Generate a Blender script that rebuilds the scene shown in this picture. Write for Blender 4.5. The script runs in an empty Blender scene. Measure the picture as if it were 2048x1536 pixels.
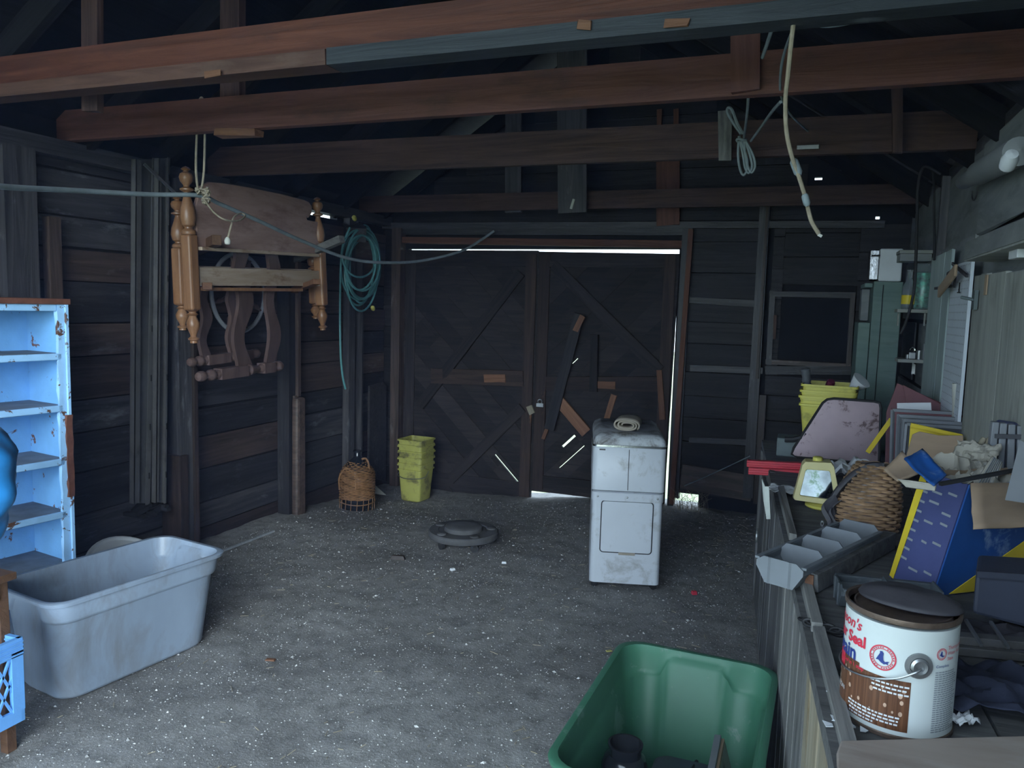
import bpy, bmesh, math, random
from mathutils import Vector, Matrix, noise
random.seed(7)
scn = bpy.context.scene
COL = scn.collection
V = Vector
# ------------------------------------------------------------ camera
FPX, YAW, PIT, ROL = 1540.0, math.radians(20.4), math.radians(5.8), math.radians(1.6)
CAM = V((0, 0, 1.55))
FW = V((-math.sin(YAW)*math.cos(PIT), math.cos(YAW)*math.cos(PIT), -math.sin(PIT)))
_r0 = V((math.cos(YAW), math.sin(YAW), 0)); _u0 = _r0.cross(FW)
RT = _r0*math.cos(ROL) + _u0*math.sin(ROL); UP = RT.cross(FW)
cd = bpy.data.cameras.new('camera'); cam = bpy.data.objects.new('camera', cd); COL.objects.link(cam)
cd.sensor_width = 36; cd.lens = FPX/2048*36; cd.clip_start = 0.05
mw = Matrix((RT, UP, -FW)).transposed().to_4x4(); mw.translation = CAM; cam.matrix_world = mw
scn.camera = cam
# ------------------------------------------------------------ sky and exposure
w = bpy.data.worlds.new('sky'); scn.world = w; w.use_nodes = True
bg = w.node_tree.nodes['Background']
bg.inputs[0].default_value = (0.66, 0.84, 1.0, 1); bg.inputs[1].default_value = .85
sd = bpy.data.lights.new('hazy_sun', 'SUN'); sd.energy = .45; sd.angle = math.radians(35); sd.color = (.8, .93, 1.0)
sun = bpy.data.objects.new('hazy_sun', sd); COL.objects.link(sun); sun.location = (3, -8, 5)
sun.rotation_euler = V((-.42, .86, -.27)).to_track_quat('-Z', 'Y').to_euler()
scn.view_settings.view_transform = 'Standard'; scn.view_settings.look = 'None'
scn.view_settings.gamma = 1; scn.view_settings.use_curve_mapping = False
scn.view_settings.exposure = 2.88
# ------------------------------------------------------------ helpers: photo pixel on a room plane
def ray(px, py): return FW*FPX + RT*(px-1024) - UP*(py-768)
def _on(a, px, py, c):
    d = ray(px, py); return CAM + d*((c-CAM[a])/d[a])
def PX(px, py, c): return _on(0, px, py, c)
def PY(px, py, c): return _on(1, px, py, c)
def PZ(px, py, c): return _on(2, px, py, c)
def ss(t): t = max(0, min(1, t)); return t*t*(3-2*t)
def floor_z(x, y): return -0.11*ss((y-4.3)/1.5)*ss((-1.0-x)/1.8)
# ------------------------------------------------------------ materials
def _nt(name):
    m = bpy.data.materials.new(name); m.use_nodes = True; nt = m.node_tree
    return m, nt, nt.nodes['Principled BSDF']
def N(nt, t, **k):
    n = nt.nodes.new(t)
    for a, b in k.items(): setattr(n, a, b)
    return n
def c4(c): return (c[0], c[1], c[2], 1)
def mixc(nt, fac, a, b, blend='MIX'):
    n = N(nt, 'ShaderNodeMix', data_type='RGBA', blend_type=blend)
    for s, v in ((n.inputs[0], fac), (n.inputs[6], a), (n.inputs[7], b)):
        if isinstance(v, bpy.types.NodeSocket): nt.links.new(v, s)
        elif isinstance(v, (int, float)): s.default_value = v
        else: s.default_value = c4(v)
    return n.outputs[2]
def ramp(nt, src, lo, hi, a=0.0, b=1.0):
    n = N(nt, 'ShaderNodeMapRange'); nt.links.new(src, n.inputs[0])
    for i, v in enumerate((lo, hi, a, b)): n.inputs[i+1].default_value = v
    return n.outputs[0]
def coords(nt, scale):
    tc = N(nt, 'ShaderNodeTexCoord'); oi = N(nt, 'ShaderNodeObjectInfo')
    mul = N(nt, 'ShaderNodeMath', operation='MULTIPLY'); mul.inputs[1].default_value = 37.0
    nt.links.new(oi.outputs['Random'], mul.inputs[0])
    mp = N(nt, 'ShaderNodeMapping'); mp.inputs['Scale'].default_value = scale
    nt.links.new(tc.outputs['Object'], mp.inputs['Vector'])
    ad = N(nt, 'ShaderNodeVectorMath', operation='ADD')
    nt.links.new(mp.outputs[0], ad.inputs[0]); nt.links.new(mul.outputs[0], ad.inputs[1])
    return ad.outputs[0], oi.outputs['Random']
def noise_tex(nt, vec, scale, detail=5, rough=.6, dist=0):
    n = N(nt, 'ShaderNodeTexNoise'); n.inputs['Scale'].default_value = scale
    n.inputs['Detail'].default_value = detail; n.inputs['Roughness'].default_value = rough
    n.inputs['Distortion'].default_value = dist
    nt.links.new(vec, n.inputs['Vector']); return n.outputs['Fac']
def finish(nt, b, col, rough, metal, spec, h, bump, rnd, rv):
    if rnd:
        f = ramp(nt, rv, 0, 1, 1-rnd, 1+rnd)
        n = N(nt, 'ShaderNodeVectorMath', operation='SCALE')
        nt.links.new(col, n.inputs[0]); nt.links.new(f, n.inputs[3]); col = n.outputs[0]
    nt.links.new(col, b.inputs['Base Color'])
    b.inputs['Roughness'].default_value = rough; b.inputs['Metallic'].default_value = metal
    b.inputs['Specular IOR Level'].default_value = spec
    if bump:
        bn = N(nt, 'ShaderNodeBump'); bn.inputs['Strength'].default_value = bump; bn.inputs['Distance'].default_value = .01
        nt.links.new(h, bn.inputs['Height']); nt.links.new(bn.outputs[0], b.inputs['Normal'])
def plain(name, col, rough=.6, metal=0, var=.2, scale=6, dirt=None, lo=.52, hi=.68, ds=5, bump=.1, spec=.35, rnd=0, stretch=(1,1,1)):
    m, nt, b = _nt(name); vec, rv = coords(nt, stretch)
    n1 = noise_tex(nt, vec, scale)
    c = mixc(nt, ramp(nt, n1, .3, .7), [x*(1-var) for x in col], [x*(1+var) for x in col])
    if dirt is not None:
        n2 = noise_tex(nt, vec, ds, 8, .7, .4); c = mixc(nt, ramp(nt, n2, lo, hi), c, dirt)
    n3 = noise_tex(nt, vec, scale*6, 4)
    finish(nt, b, c, rough, metal, spec, n3, bump, rnd, rv); return m
def wood(name, c1, c2, rough=.75, rnd=.25, axis=0, g=22, stain=None, slo=.55, shi=.75, bump=.35, spec=.25, sscale=2.5):
    m, nt, b = _nt(name); s = [g, g, g]; s[axis] = 1.3
    vec, rv = coords(nt, s)
    n1 = noise_tex(nt, vec, 1.0, 7, .65, 1.2)
    c = mixc(nt, ramp(nt, n1, .32, .68), c1, c2)
    s2 = [4, 4, 4]; s2[axis] = 1.4
    vec2, _ = coords(nt, s2); n2 = noise_tex(nt, vec2, sscale, 6, .65)
    if stain is not None: c = mixc(nt, ramp(nt, n2, slo, shi), c, stain)
    finish(nt, b, c, rough, 0, spec, n1, bump, rnd, rv); return m
def glass(name, tint=(.9,.95,1), rough=.05, alpha=.35):
    m, nt, b = _nt(name); b.inputs['Base Color'].default_value = c4(tint)
    b.inputs['Roughness'].default_value = rough; b.inputs['Transmission Weight'].default_value = 1-alpha*.3
    b.inputs['IOR'].default_value = 1.3; return m
MT = {}
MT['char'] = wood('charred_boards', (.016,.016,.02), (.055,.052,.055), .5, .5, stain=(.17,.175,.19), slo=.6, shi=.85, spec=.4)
MT['charbrown'] = wood('dark_brown_boards', (.028,.02,.018), (.085,.058,.048), .5, .45, stain=(.17,.16,.16), slo=.6, shi=.85, spec=.4)
MT['black'] = plain('sooty_black', (.01,.01,.012), .9, scale=3, bump=.2)
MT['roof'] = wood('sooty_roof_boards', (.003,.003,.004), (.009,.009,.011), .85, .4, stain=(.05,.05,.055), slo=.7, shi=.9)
MT['beamred'] = wood('reddish_joist_wood', (.06,.021,.014), (.115,.042,.027), .6, .12, stain=(.06,.025,.018), slo=.5, shi=.75)
MT['beam'] = wood('brown_joist_wood', (.085,.033,.026), (.155,.066,.053), .6, .12, stain=(.05,.03,.025), slo=.52, shi=.8)
MT['beamdark'] = wood('dark_joist_wood', (.034,.02,.019), (.085,.048,.042), .65, .15, stain=(.12,.075,.05), slo=.66, shi=.8)
MT['beamlow'] = wood('scuffed_dark_timber', (.05,.025,.019), (.1,.053,.04), .6, .1, stain=(.1,.065,.052), slo=.58, shi=.7, sscale=1.0)
MT['copperdull'] = wood('dull_orange_wood', (.085,.036,.024), (.16,.072,.046), .7, .2)
MT['copper'] = wood('raw_orange_wood', (.11,.05,.03), (.21,.105,.062), .7, .2)
MT['chardark'] = wood('darker_charred_boards', (.008,.008,.010), (.024,.022,.024), .6, .4, stain=(.05,.05,.056), slo=.66, shi=.9)  # darker copy of the charred boards, for back wall, gable and one slat
MT['slate'] = wood('slate_dark_timber', (.016,.02,.025), (.042,.05,.058), .55, .1, stain=(.2,.22,.24), slo=.64, shi=.8, sscale=1.6)
MT['grey'] = wood('weathered_grey_wood', (.1,.1,.1), (.24,.235,.225), .8, .2, stain=(.05,.05,.055), slo=.55, shi=.8)
MT['greyply'] = wood('grey_plywood', (.2,.21,.195), (.32,.325,.3), .75, .1, g=12, stain=(.1,.1,.09), slo=.55, shi=.85)
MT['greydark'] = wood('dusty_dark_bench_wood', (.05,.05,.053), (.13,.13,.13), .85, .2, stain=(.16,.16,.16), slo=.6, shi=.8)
MT['pale'] = wood('pale_split_wood', (.17,.15,.11), (.3,.265,.2), .8, .15, stain=(.17,.13,.08), slo=.5, shi=.8)
MT['greenpaint'] = wood('green_painted_wood', (.1,.155,.14), (.15,.21,.19), .6, .08, g=10, stain=(.08,.1,.09), slo=.6, shi=.85)
MT['palegreen'] = wood('pale_green_boards', (.3,.37,.37), (.42,.49,.48), .6, .08, g=10, stain=(.14,.19,.18), slo=.6, shi=.85)
MT['wallgrey'] = wood('grey_wall_panel', (.13,.14,.145), (.23,.24,.24), .8, .22, g=6, stain=(.07,.075,.08), slo=.55, shi=.85)
# ------------------------------------------------------------ mesh building
ORG = {}
def org(o): return ORG.get(o.name, V((0,0,0))) if o else V((0,0,0))
class MB:
    def __init__(s): s.v = []; s.f = []
    def add(s, vs, fs):
        k = len(s.v); s.v += [V(v) for v in vs]; s.f += [tuple(i+k for i in f) for f in fs]; return s
    def box(s, c, d, M=None, taper=(1,1)):
        hx, hy, hz = d[0]/2, d[1]/2, d[2]/2; tx, ty = taper; c = V(c)
        vs = [V((-hx,-hy,-hz)),V((hx,-hy,-hz)),V((hx,hy,-hz)),V((-hx,hy,-hz)),V((-hx*tx,-hy*ty,hz)),V((hx*tx,-hy*ty,hz)),V((hx*tx,hy*ty,hz)),V((-hx*tx,hy*ty,hz))]
        if M is not None: vs = [M @ v for v in vs]
        return s.add([v+c for v in vs], [(0,3,2,1),(4,5,6,7),(0,1,5,4),(1,2,6,5),(2,3,7,6),(3,0,4,7)])
    def hexa(s, vs): return s.add(vs, [(0,3,2,1),(4,5,6,7),(0,1,5,4),(1,2,6,5),(2,3,7,6),(3,0,4,7)])
    def bar(s, p0, p1, wd, th, up=(0,0,1)):
        p0, p1 = V(p0), V(p1); d = (p1-p0).normalized(); up = V(up)
        sd = d.cross(up)
        if sd.length < 1e-4: sd = d.cross(V((0,1,0)))
        sd.normalize(); u = sd.cross(d).normalized(); a = sd*th/2; b = u*wd/2
        return s.hexa([p0-a-b, p0+a-b, p1+a-b, p1-a-b, p0-a+b, p0+a+b, p1+a+b, p1-a+b])
    def tube(s, pts, r, seg=8, cap=True, closed=False):
        pts = [V(p) for p in pts]; n = len(pts); rs = r if isinstance(r, (list, tuple)) else [r]*n
        k = len(s.v); prev = None
        for i, p in enumerate(pts):
            if closed: t = pts[(i+1) % n]-pts[i-1]
            else: t = pts[min(i+1, n-1)]-pts[max(i-1, 0)]
            t.normalize()
            if prev is None:
                a = t.orthogonal().normalized()
            else:
                a = prev-t*prev.dot(t)
                a = a.normalized() if a.length > 1e-6 else t.orthogonal().normalized()
            prev = a; b = t.cross(a)
            for j in range(seg):
                th = 2*math.pi*j/seg; s.v.append(p+(a*math.cos(th)+b*math.sin(th))*rs[i])
        for i in range(n if closed else n-1):
            for j in range(seg):
                i2 = (i+1) % n; s.f.append((k+i*seg+j, k+i*seg+(j+1) % seg, k+i2*seg+(j+1) % seg, k+i2*seg+j))
        if cap and not closed:
            s.f.append(tuple(k+j for j in reversed(range(seg)))); s.f.append(tuple(k+(n-1)*seg+j for j in range(seg)))
        return s
    def lathe(s, prof, c=(0,0,0), M=None, seg=20, cap=True, sq=None):
        c = V(c); k = len(s.v); n = len(prof)
        for (r, z) in prof:
            for j in range(seg):
                th = 2*math.pi*(j+.5)/seg; x, y = math.cos(th), math.sin(th)
                v = V((r*x, r*y, z)); s.v.append((M @ v if M is not None else v)+c)
        for i in range(n-1):
            for j in range(seg): s.f.append((k+i*seg+j, k+i*seg+(j+1) % seg, k+(i+1)*seg+(j+1) % seg, k+(i+1)*seg+j))
        if cap:
            if prof[0][0] > 1e-5: s.f.append(tuple(k+j for j in reversed(range(seg))))
            if prof[-1][0] > 1e-5: s.f.append(tuple(k+(n-1)*seg+j for j in range(seg)))
        return s
    def prism(s, poly, o, ex, ey, th):
        """polygon in the plane (o, ex, ey), thickness th along ex x ey"""
        o, ex, ey = V(o), V(ex), V(ey); nz = ex.cross(ey).normalized()*th; n = len(poly); k = len(s.v)
        s.v += [o+ex*a+ey*b for a, b in poly]; s.v += [o+ex*a+ey*b+nz for a, b in poly]
        s.f.append(tuple(k+i for i in reversed(range(n)))); s.f.append(tuple(k+n+i for i in range(n)))
        for i in range(n): j = (i+1) % n; s.f.append((k+i, k+j, k+n+j, k+n+i))
        return s
    def grid(s, fn, nu, nv, th=0):
        k = len(s.v)
        for i in range(nu+1):
            for j in range(nv+1): s.v.append(V(fn(i/nu, j/nv)))
        for i in range(nu):
            for j in range(nv):
                a = k+i*(nv+1)+j; s.f.append((a, a+nv+1, a+nv+2, a+1))
        return s
    def build(s, name, mat, parent=None, smooth=False, bevel=0, solid=0, bseg=2):
        me = bpy.data.meshes.new(name)
        if parent is not None: o0 = org(parent)
        else:
            xs = [v.x for v in s.v]; ys = [v.y for v in s.v]; zs = [v.z for v in s.v]
            o0 = V(((min(xs)+max(xs))/2, (min(ys)+max(ys))/2, min(zs)))
        me.from_pydata([tuple(v-o0) for v in s.v], [], s.f); me.update()
        bm = bmesh.new(); bm.from_mesh(me); bmesh.ops.recalc_face_normals(bm, faces=bm.faces); bm.to_mesh(me); bm.free()
        if smooth:
            me.shade_smooth(); me.set_sharp_from_angle(angle=math.radians(38 if smooth is True else smooth))
        for m in (mat if isinstance(mat, (list, tuple)) else [mat]): me.materials.append(MT[m] if isinstance(m, str) else m)
        o = bpy.data.objects.new(name, me); COL.objects.link(o)
        if parent is not None: o.parent = parent; ORG[o.name] = o0
        else: o.location = o0; ORG[o.name] = o0
        if bevel:
            md = o.modifiers.new('bevel', 'BEVEL'); md.width = bevel; md.segments = bseg; md.limit_method = 'ANGLE'; md.angle_limit = .6
        if solid:
            md = o.modifiers.new('solid', 'SOLIDIFY'); md.thickness = solid; md.offset = 0
        return o
def tag(o, label, cat=None, group=None, kind=None):
    if label: o['label'] = label
    if cat: o['category'] = cat
    if group: o['group'] = group
    if kind: o['kind'] = kind
    return o
def thing(name, label, cat, loc, group=None):
    o = bpy.data.objects.new(name, None); COL.objects.link(o); o.location = loc; o.empty_display_size = .1
    ORG[o.name] = V(loc); return tag(o, label, cat, group)
def struct(name, loc=(0,0,0), label=None):
    o = bpy.data.objects.new(name, None); COL.objects.link(o); o.location = loc; ORG[o.name] = V(loc)
    o['kind'] = 'structure'
    if label: o['label'] = label
    return o
def plank(name, p0, p1, wd, th, face, mat, parent, jit=.004, label=None):
    """board from p0 to p1 (centre line of its FRONT face), wd across, th deep behind the face; face = outward normal"""
    p0, p1, face = V(p0), V(p1), V(face).normalized(); d = p1-p0; L = d.length; d.normalize()
    y = face.cross(d).normalized(); z = d.cross(y).normalized()
    R = random.uniform
    vs = []
    for zz in (-th, 0):
        for (xx, yy) in ((-L/2,-wd/2),(L/2,-wd/2),(L/2,wd/2),(-L/2,wd/2)):
            vs.append(V((xx+R(-jit,jit), yy+R(-jit,jit), zz+R(-jit,jit)*.4)))
    me = bpy.data.meshes.new(name); me.from_pydata([tuple(v) for v in vs], [], [(0,3,2,1),(4,5,6,7),(0,1,5,4),(1,2,6,5),(2,3,7,6),(3,0,4,7)]); me.update()
    me.materials.append(MT[mat] if isinstance(mat, str) else mat)
    o = bpy.data.objects.new(name, me); COL.objects.link(o)
    M = Matrix((d, y, z)).transposed().to_4x4(); M.translation = (p0+p1)/2-org(parent)
    o.parent = parent; o.matrix_local = M
    if label: o['label'] = label
    return o
def clip_poly(poly, a, b, c):
    """keep a*x+b*y <= c"""
    out = []
    for i, p in enumerate(poly):
        q = poly[(i+1) % len(poly)]; dp = a*p[0]+b*p[1]-c; dq = a*q[0]+b*q[1]-c
        if dp <= 0: out.append(p)
        if dp*dq < 0:
            t = dp/(dp-dq); out.append((p[0]+t*(q[0]-p[0]), p[1]+t*(q[1]-p[1])))
    return out
def spline(pts, n=8):
    pts = [V(p) for p in pts]; out = []
    for i in range(len(pts)-1):
        p0 = pts[max(i-1, 0)]; p1 = pts[i]; p2 = pts[i+1]; p3 = pts[min(i+2, len(pts)-1)]
        for k in range(n):
            t = k/n; out.append(.5*((2*p1)+(p2-p0)*t+(2*p0-5*p1+4*p2-p3)*t*t+(3*p1-p0-3*p2+p3)*t**3))
    return out+[pts[-1]]
def rot(ax, deg): return Matrix.Rotation(math.radians(deg), 3, ax)
def rrect(hx, hy, r, n=4):
    out = []
    for (cx, cy, a0) in ((hx-r,hy-r,0),(-hx+r,hy-r,90),(-hx+r,-hy+r,180),(hx-r,-hy+r,270)):
        for k in range(n+1):
            a = math.radians(a0+90*k/n); out.append((cx+r*math.cos(a), cy+r*math.sin(a)))
    return out
def loft(mb, rings, cap0=True, cap1=True, close=True):
    k = len(mb.v); n = len(rings[0])
    for r in rings: mb.v += [V(p) for p in r]
    for i in range(len(rings)-1):
        for j in range(n if close else n-1): mb.f.append((k+i*n+j, k+i*n+(j+1) % n, k+(i+1)*n+(j+1) % n, k+(i+1)*n+j))
    if cap0: mb.f.append(tuple(k+j for j in reversed(range(n))))
    if cap1: mb.f.append(tuple(k+(len(rings)-1)*n+j for j in range(n)))
    return mb
def text_geo(s, size, bold=0, shear=0, sx=1):
    cu = bpy.data.curves.new('t', 'FONT'); cu.body = s; cu.size = size; cu.offset = bold; cu.shear = shear; cu.resolution_u = 3
    o = bpy.data.objects.new('t', cu); COL.objects.link(o)
    dg = bpy.context.evaluated_depsgraph_get(); me = bpy.data.meshes.new_from_object(o.evaluated_get(dg))
    vs = [(v.co.x*sx, v.co.y) for v in me.vertices]; fs = [tuple(p.vertices) for p in me.polygons]
    bpy.data.objects.remove(o); bpy.data.curves.remove(cu); bpy.data.meshes.remove(me)
    return vs, fs
# ============================================================ THE SETTING
XL, XR, YB, YF = -3.5, 0.66, 6.1, -0.25
RIDGE_X, EAVE_Z, RIDGE_Z = -1.42, 2.32, 3.7
def roof_z(x): return RIDGE_Z-(RIDGE_Z-EAVE_Z)*abs(x-RIDGE_X)/(XR-RIDGE_X)
# ---- floor: trodden dirt
def dirt_mat():
    m, nt, b = _nt('trodden_dirt'); tc = N(nt, 'ShaderNodeTexCoord'); vec = tc.outputs['Object']
    n1 = noise_tex(nt, vec, 1.3, 6, .6); n2 = noise_tex(nt, vec, 16, 8, .7); n3 = noise_tex(nt, vec, 90, 4, .7)
    c = mixc(nt, ramp(nt, n1, .35, .65), (.2,.193,.188), (.29,.282,.275))
    c = mixc(nt, ramp(nt, n2, .45, .75), c, (.12,.116,.114))
    c = mixc(nt, ramp(nt, n3, .55, .75), c, (.36,.355,.345))
    finish(nt, b, c, .95, 0, .15, n3, .5, 0, None); return m
MT['dirt'] = dirt_mat()
MT['grass'] = plain('sunny_grass_and_gravel', (.3,.33,.2), .95, var=.4, scale=2)
mb = MB()
def fl(u, v):
    x = -3.62+u*(4.36); y = -.6+v*6.9
    z = floor_z(x, y)+.012*noise.noise(V((x*2.2, y*2.2, 3)))+.007*noise.noise(V((x*9, y*9, 8)))
    return (x, y, z)
mb.grid(fl, 130, 200)
floor = tag(mb.build('floor', 'dirt', smooth=80), 'trodden grey dirt floor', kind='structure')
mb = MB(); mb.box((-1.4, 3, -.32), (60, 60, .2))
tag(mb.build('floor_outside', 'grass'), 'sunny ground outside the shed', kind='structure')
# ---- solid walls behind the boards, cut where daylight gets in
def cells(parent, name, mat, axis, c0, c1, u0, u1, z0, z1, holes, top=None):
    us = sorted({u0, u1} | {h for a in holes for h in a[:2]} | ({RIDGE_X} if top else set())); zs = sorted({z0, z1} | {h for a in holes for h in a[2:]})
    mb = MB()
    for i in range(len(us)-1):
        for j in range(len(zs)-1):
            cu, cz = (us[i]+us[i+1])/2, (zs[j]+zs[j+1])/2
            if any(h[0] < cu < h[1] and h[2] < cz < h[3] for h in holes): continue
            a, b, p, q = us[i], us[i+1], zs[j], zs[j+1]
            tp = (lambda x, z: min(z, top(x))) if top else (lambda x, z: z)
            if axis == 'y': mb.hexa([(a,c0,tp(a,p)),(b,c0,tp(b,p)),(b,c1,tp(b,p)),(a,c1,tp(a,p)),(a,c0,tp(a,q)),(b,c0,tp(b,q)),(b,c1,tp(b,q)),(a,c1,tp(a,q))])
            else: mb.hexa([(c0,a,p),(c1,a,p),(c1,b,p),(c0,b,p),(c0,a,q),(c1,a,q),(c1,b,q),(c0,b,q)])
    return mb.build(name, mat, parent)
wall_left = struct('wall_left', (XL, 3, 0), 'sooty plank wall with posts')
wall_back = struct('wall_back', (-1.4, YB, 0), 'dark back wall with wide double doors')
wall_right = struct('wall_right', (XR, 3, 0), 'grey patched board wall over the bench')
wall_front = struct('wall_front', (-1.4, YF, 0), 'front wall with open doorway behind the viewer')
ceiling = struct('ceiling', (RIDGE_X, 3, EAVE_Z), 'sooty pitched roof with exposed tie beams')
g1, g2, g3, g4 = PX(612,428,-3.56), PX(668,434,-3.56), PX(693,440,-3.56), PX(712,444,-3.56)
cells(wall_left, 'sheathing', 'black', 'x', -3.60, -3.53, YF, 6.2, -.4, 2.45, [(g1.y,g2.y,g1.z-.004,g1.z+.028),(g3.y,g4.y,g3.z-.01,g3.z+.02)])
# back wall openings
DL, DR, DT = PY(806,500,YB).x, PY(1357,500,YB).x, PY(1080,500,YB).z+.012
def hb(px, py, w, h): p = PY(px, py, YB+.08); return (p.x-w/2, p.x+w/2, p.z-h/2, p.z+h/2)
holes = [(DL+.03, DR+.0, -.4, DT), hb(1637,358,.05,.022), hb(1755,436,.03,.022), hb(1372,1000,.2,.16), hb(1525,520,.02,.02), hb(1368,740,.014,.018), hb(751,963,.05,.03)]
cells(wall_back, 'sheathing', 'black', 'y', YB+.05, YB+.11, -3.6, .76, -.4, RIDGE_Z, holes, top=roof_z)
hole_r = PX(1837,740,XR+.05); h = hole_r; h2 = PX(1851,750,XR+.05)
cells(wall_right, 'sheathing', 'black', 'x', XR+.03, XR+.09, YF, 6.2, -.4, 2.45, [(h.y-.12,h.y+.1,h.z-.03,h.z+.035),(h2.y-.12,h2.y+.05,h2.z-.02,h2.z)])
# front wall: wide open doorway
cells(wall_front, 'sheathing', 'black', 'y', YF-.06, YF, -3.6, .76, -.4, RIDGE_Z, [(-3.5,.3,-.4,3.0)], top=roof_z)
# ---- roof
for sgn in (-1, 1):
    xe = RIDGE_X+sgn*(XR-RIDGE_X+.09); sl = math.hypot(XR-RIDGE_X+.09, RIDGE_Z-roof_z(xe)); nrow = 13
    for k in range(nrow):
        t0, t1 = k/nrow, (k+1)/nrow
        P = lambda t: V((RIDGE_X+(xe-RIDGE_X)*t, 0, RIDGE_Z+.10-(RIDGE_Z-roof_z(xe))*t))
        m = P((t0+t1)/2); dv = (P(1)-P(0)).normalized(); nrm = V((0,1,0)).cross(dv)
        if nrm.z > 0: nrm = -nrm
        wd = sl/nrow+.012
        ends = [YF-.3, 1.4+random.uniform(-.3,.3), 3.8+random.uniform(-.3,.3), 6.4]
        for a, b in zip(ends, ends[1:]):
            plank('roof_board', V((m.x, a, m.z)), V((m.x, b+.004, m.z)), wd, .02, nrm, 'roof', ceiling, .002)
    for y in [0.2, .9, 1.6, 2.35, 3.0, 3.5, 4.05, 4.7, 5.35, 5.98]:
        a = V((RIDGE_X+sgn*.02, y, RIDGE_Z-.0)); b = V((RIDGE_X+sgn*(XR-RIDGE_X+.07), y, roof_z(RIDGE_X+sgn*(XR-RIDGE_X+.07))))
        plank('rafter', a+V((0,-.022,-0.02)), b+V((0,-.022,-.02)), .11, .045, (0,-1,0), 'roof', ceiling)
mb = MB(); mb.box((RIDGE_X, 3, RIDGE_Z+.11), (.3, 7, .05)); mb.build('ridge_cap', 'black', ceiling)
# ---- tie beams (front face normal towards the camera)
F = (0,-1,0)
def tie(y0, y1, z, h, th, mat, x0=XL-.02, x1=XR+.02, label=None):
    return plank('tie_beam', (x0, y0, z+h/2), (x1, y1, z+h/2), h, th, F, mat, ceiling, .003, label)
# first beam: upper red board and lower squared timber in front
za = PY(0,168,2.33).z
tie(2.26, 2.25, 2.362, .12, .05, 'beamred', label='red-brown upper board of the front tie beam')
xj = PY(650,105,2.2).x
tie(2.205, 2.2, 2.31, .05, .09, 'beamlow', x1=xj, label='scuffed brown squared timber under the front tie beam')
tie(2.2, 2.19, 2.308, .052, .09, 'slate', x0=xj+.003, label='dark slate squared timber under the front tie beam')
for q0, q1 in (((1155,50),(1180,50)),((1328,46),(1378,44)),((410,150),(440,146)),): plank('torn_splinter', PY(q0[0],q0[1],2.187), PY(q1[0],q1[1],2.187), .022, .004, F, 'copper', ceiling, .004)
tie(2.88, 2.86, 2.30, .145, .045, 'beam')
tie(3.92, 3.99, 2.30, .17, .05, 'beamdark')
tie(5.68, 5.74, 2.29, .13, .05, 'beamdark')
# hangers
def hang(px0, px1, py0, py1, Y, mat, th=.03):
    a, b = PY((px0+px1)/2, py0, Y), PY((px0+px1)/2, py1, Y); wd = (PY(px1,py1,Y)-PY(px0,py1,Y)).length
    return plank('hanger', a, b, wd, th, F, mat, ceiling)
hang(1463,1520,-120,180,2.835,'beam',.035)
hang(440,478,-200,268,2.94,'beamdark',.04)
hang(163,194,-200,222,2.4,'beamdark',.03)
hang(1115,1172,60,425,5.6,'char',.03)
hang(1010,1042,200,425,5.75,'char',.03)
hang(1313,1358,262,450,6.06,'copperdull',.025)
for dx in (1318, 1352): hang(dx-5,dx+5,218,264,6.06,'copperdull',.025)
hang(1785,1806,150,305,3.9,'beamdark',.03)
hang(1437,1463,222,320,3.87,'grey',.03)
a, b = PY(428,264,2.87), PY(510,264,2.87); plank('cleat', a, b, .03, .06, F, 'copper', ceiling)
# ---- left wall boards and posts
posts_y = [0.6, 1.7, 2.75, 3.52, 4.62, 5.46]
segs = [YF, .6, 1.7, 2.75, 3.52, 4.62, 5.46, 6.1]
for a, b in zip(segs, segs[1:]):
    z = -.12 if b > 4.5 else -.03
    while z < 2.2:
        h = random.uniform(.15, .23)
        m = 'charbrown' if random.random() < .4 else 'char'
        z2 = min(z+h, 2.215 if b < 4.7 else 2.15)
        if z2-z < .03: break
        dx = random.uniform(0, .02)
        plank('board', (XL-dx, b+.0, (z+z2)/2), (XL-dx, a, (z+z2)/2), z2-z-.011, .035, (1,0,0), m, wall_left, .004)
        z = z2
plank('top_plate', (XL+.06, 6.1, 2.255), (XL+.06, YF, 2.255), .085, .1, (1,0,0), 'char', wall_left)
def post(y, z0, z1, wd, depth, mat): return plank('post', (XL+depth, y, z0), (XL+depth, y, z1), wd, depth, (1,0,0), mat, wall_left, .004)
post(2.62, -.05, 2.22, .16, .06, 'char'); post(2.80, .6, 1.92, .07, .045, 'charbrown')
post(3.56, -.05, 2.22, .10, .12, 'char'); post(3.63,-.05,1.45,.035,.135,'charbrown'); post(3.52,-.05,.62,.06,.14,'charbrown')
post(4.62, -.1, 2.22, .09, .10, 'char'); post(4.66, .85, 1.9, .03, .125, 'charbrown'); post(4.64,-.1,.86,.05,.115,'charbrown')
post(5.46, -.12, 2.22, .09, .06, 'char'); post(1.7,-.05,2.22,.1,.08,'char'); post(.6,-.05,2.22,.1,.08,'char')
post(5.60,-.12,1.9,.025,.075,'char')
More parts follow.
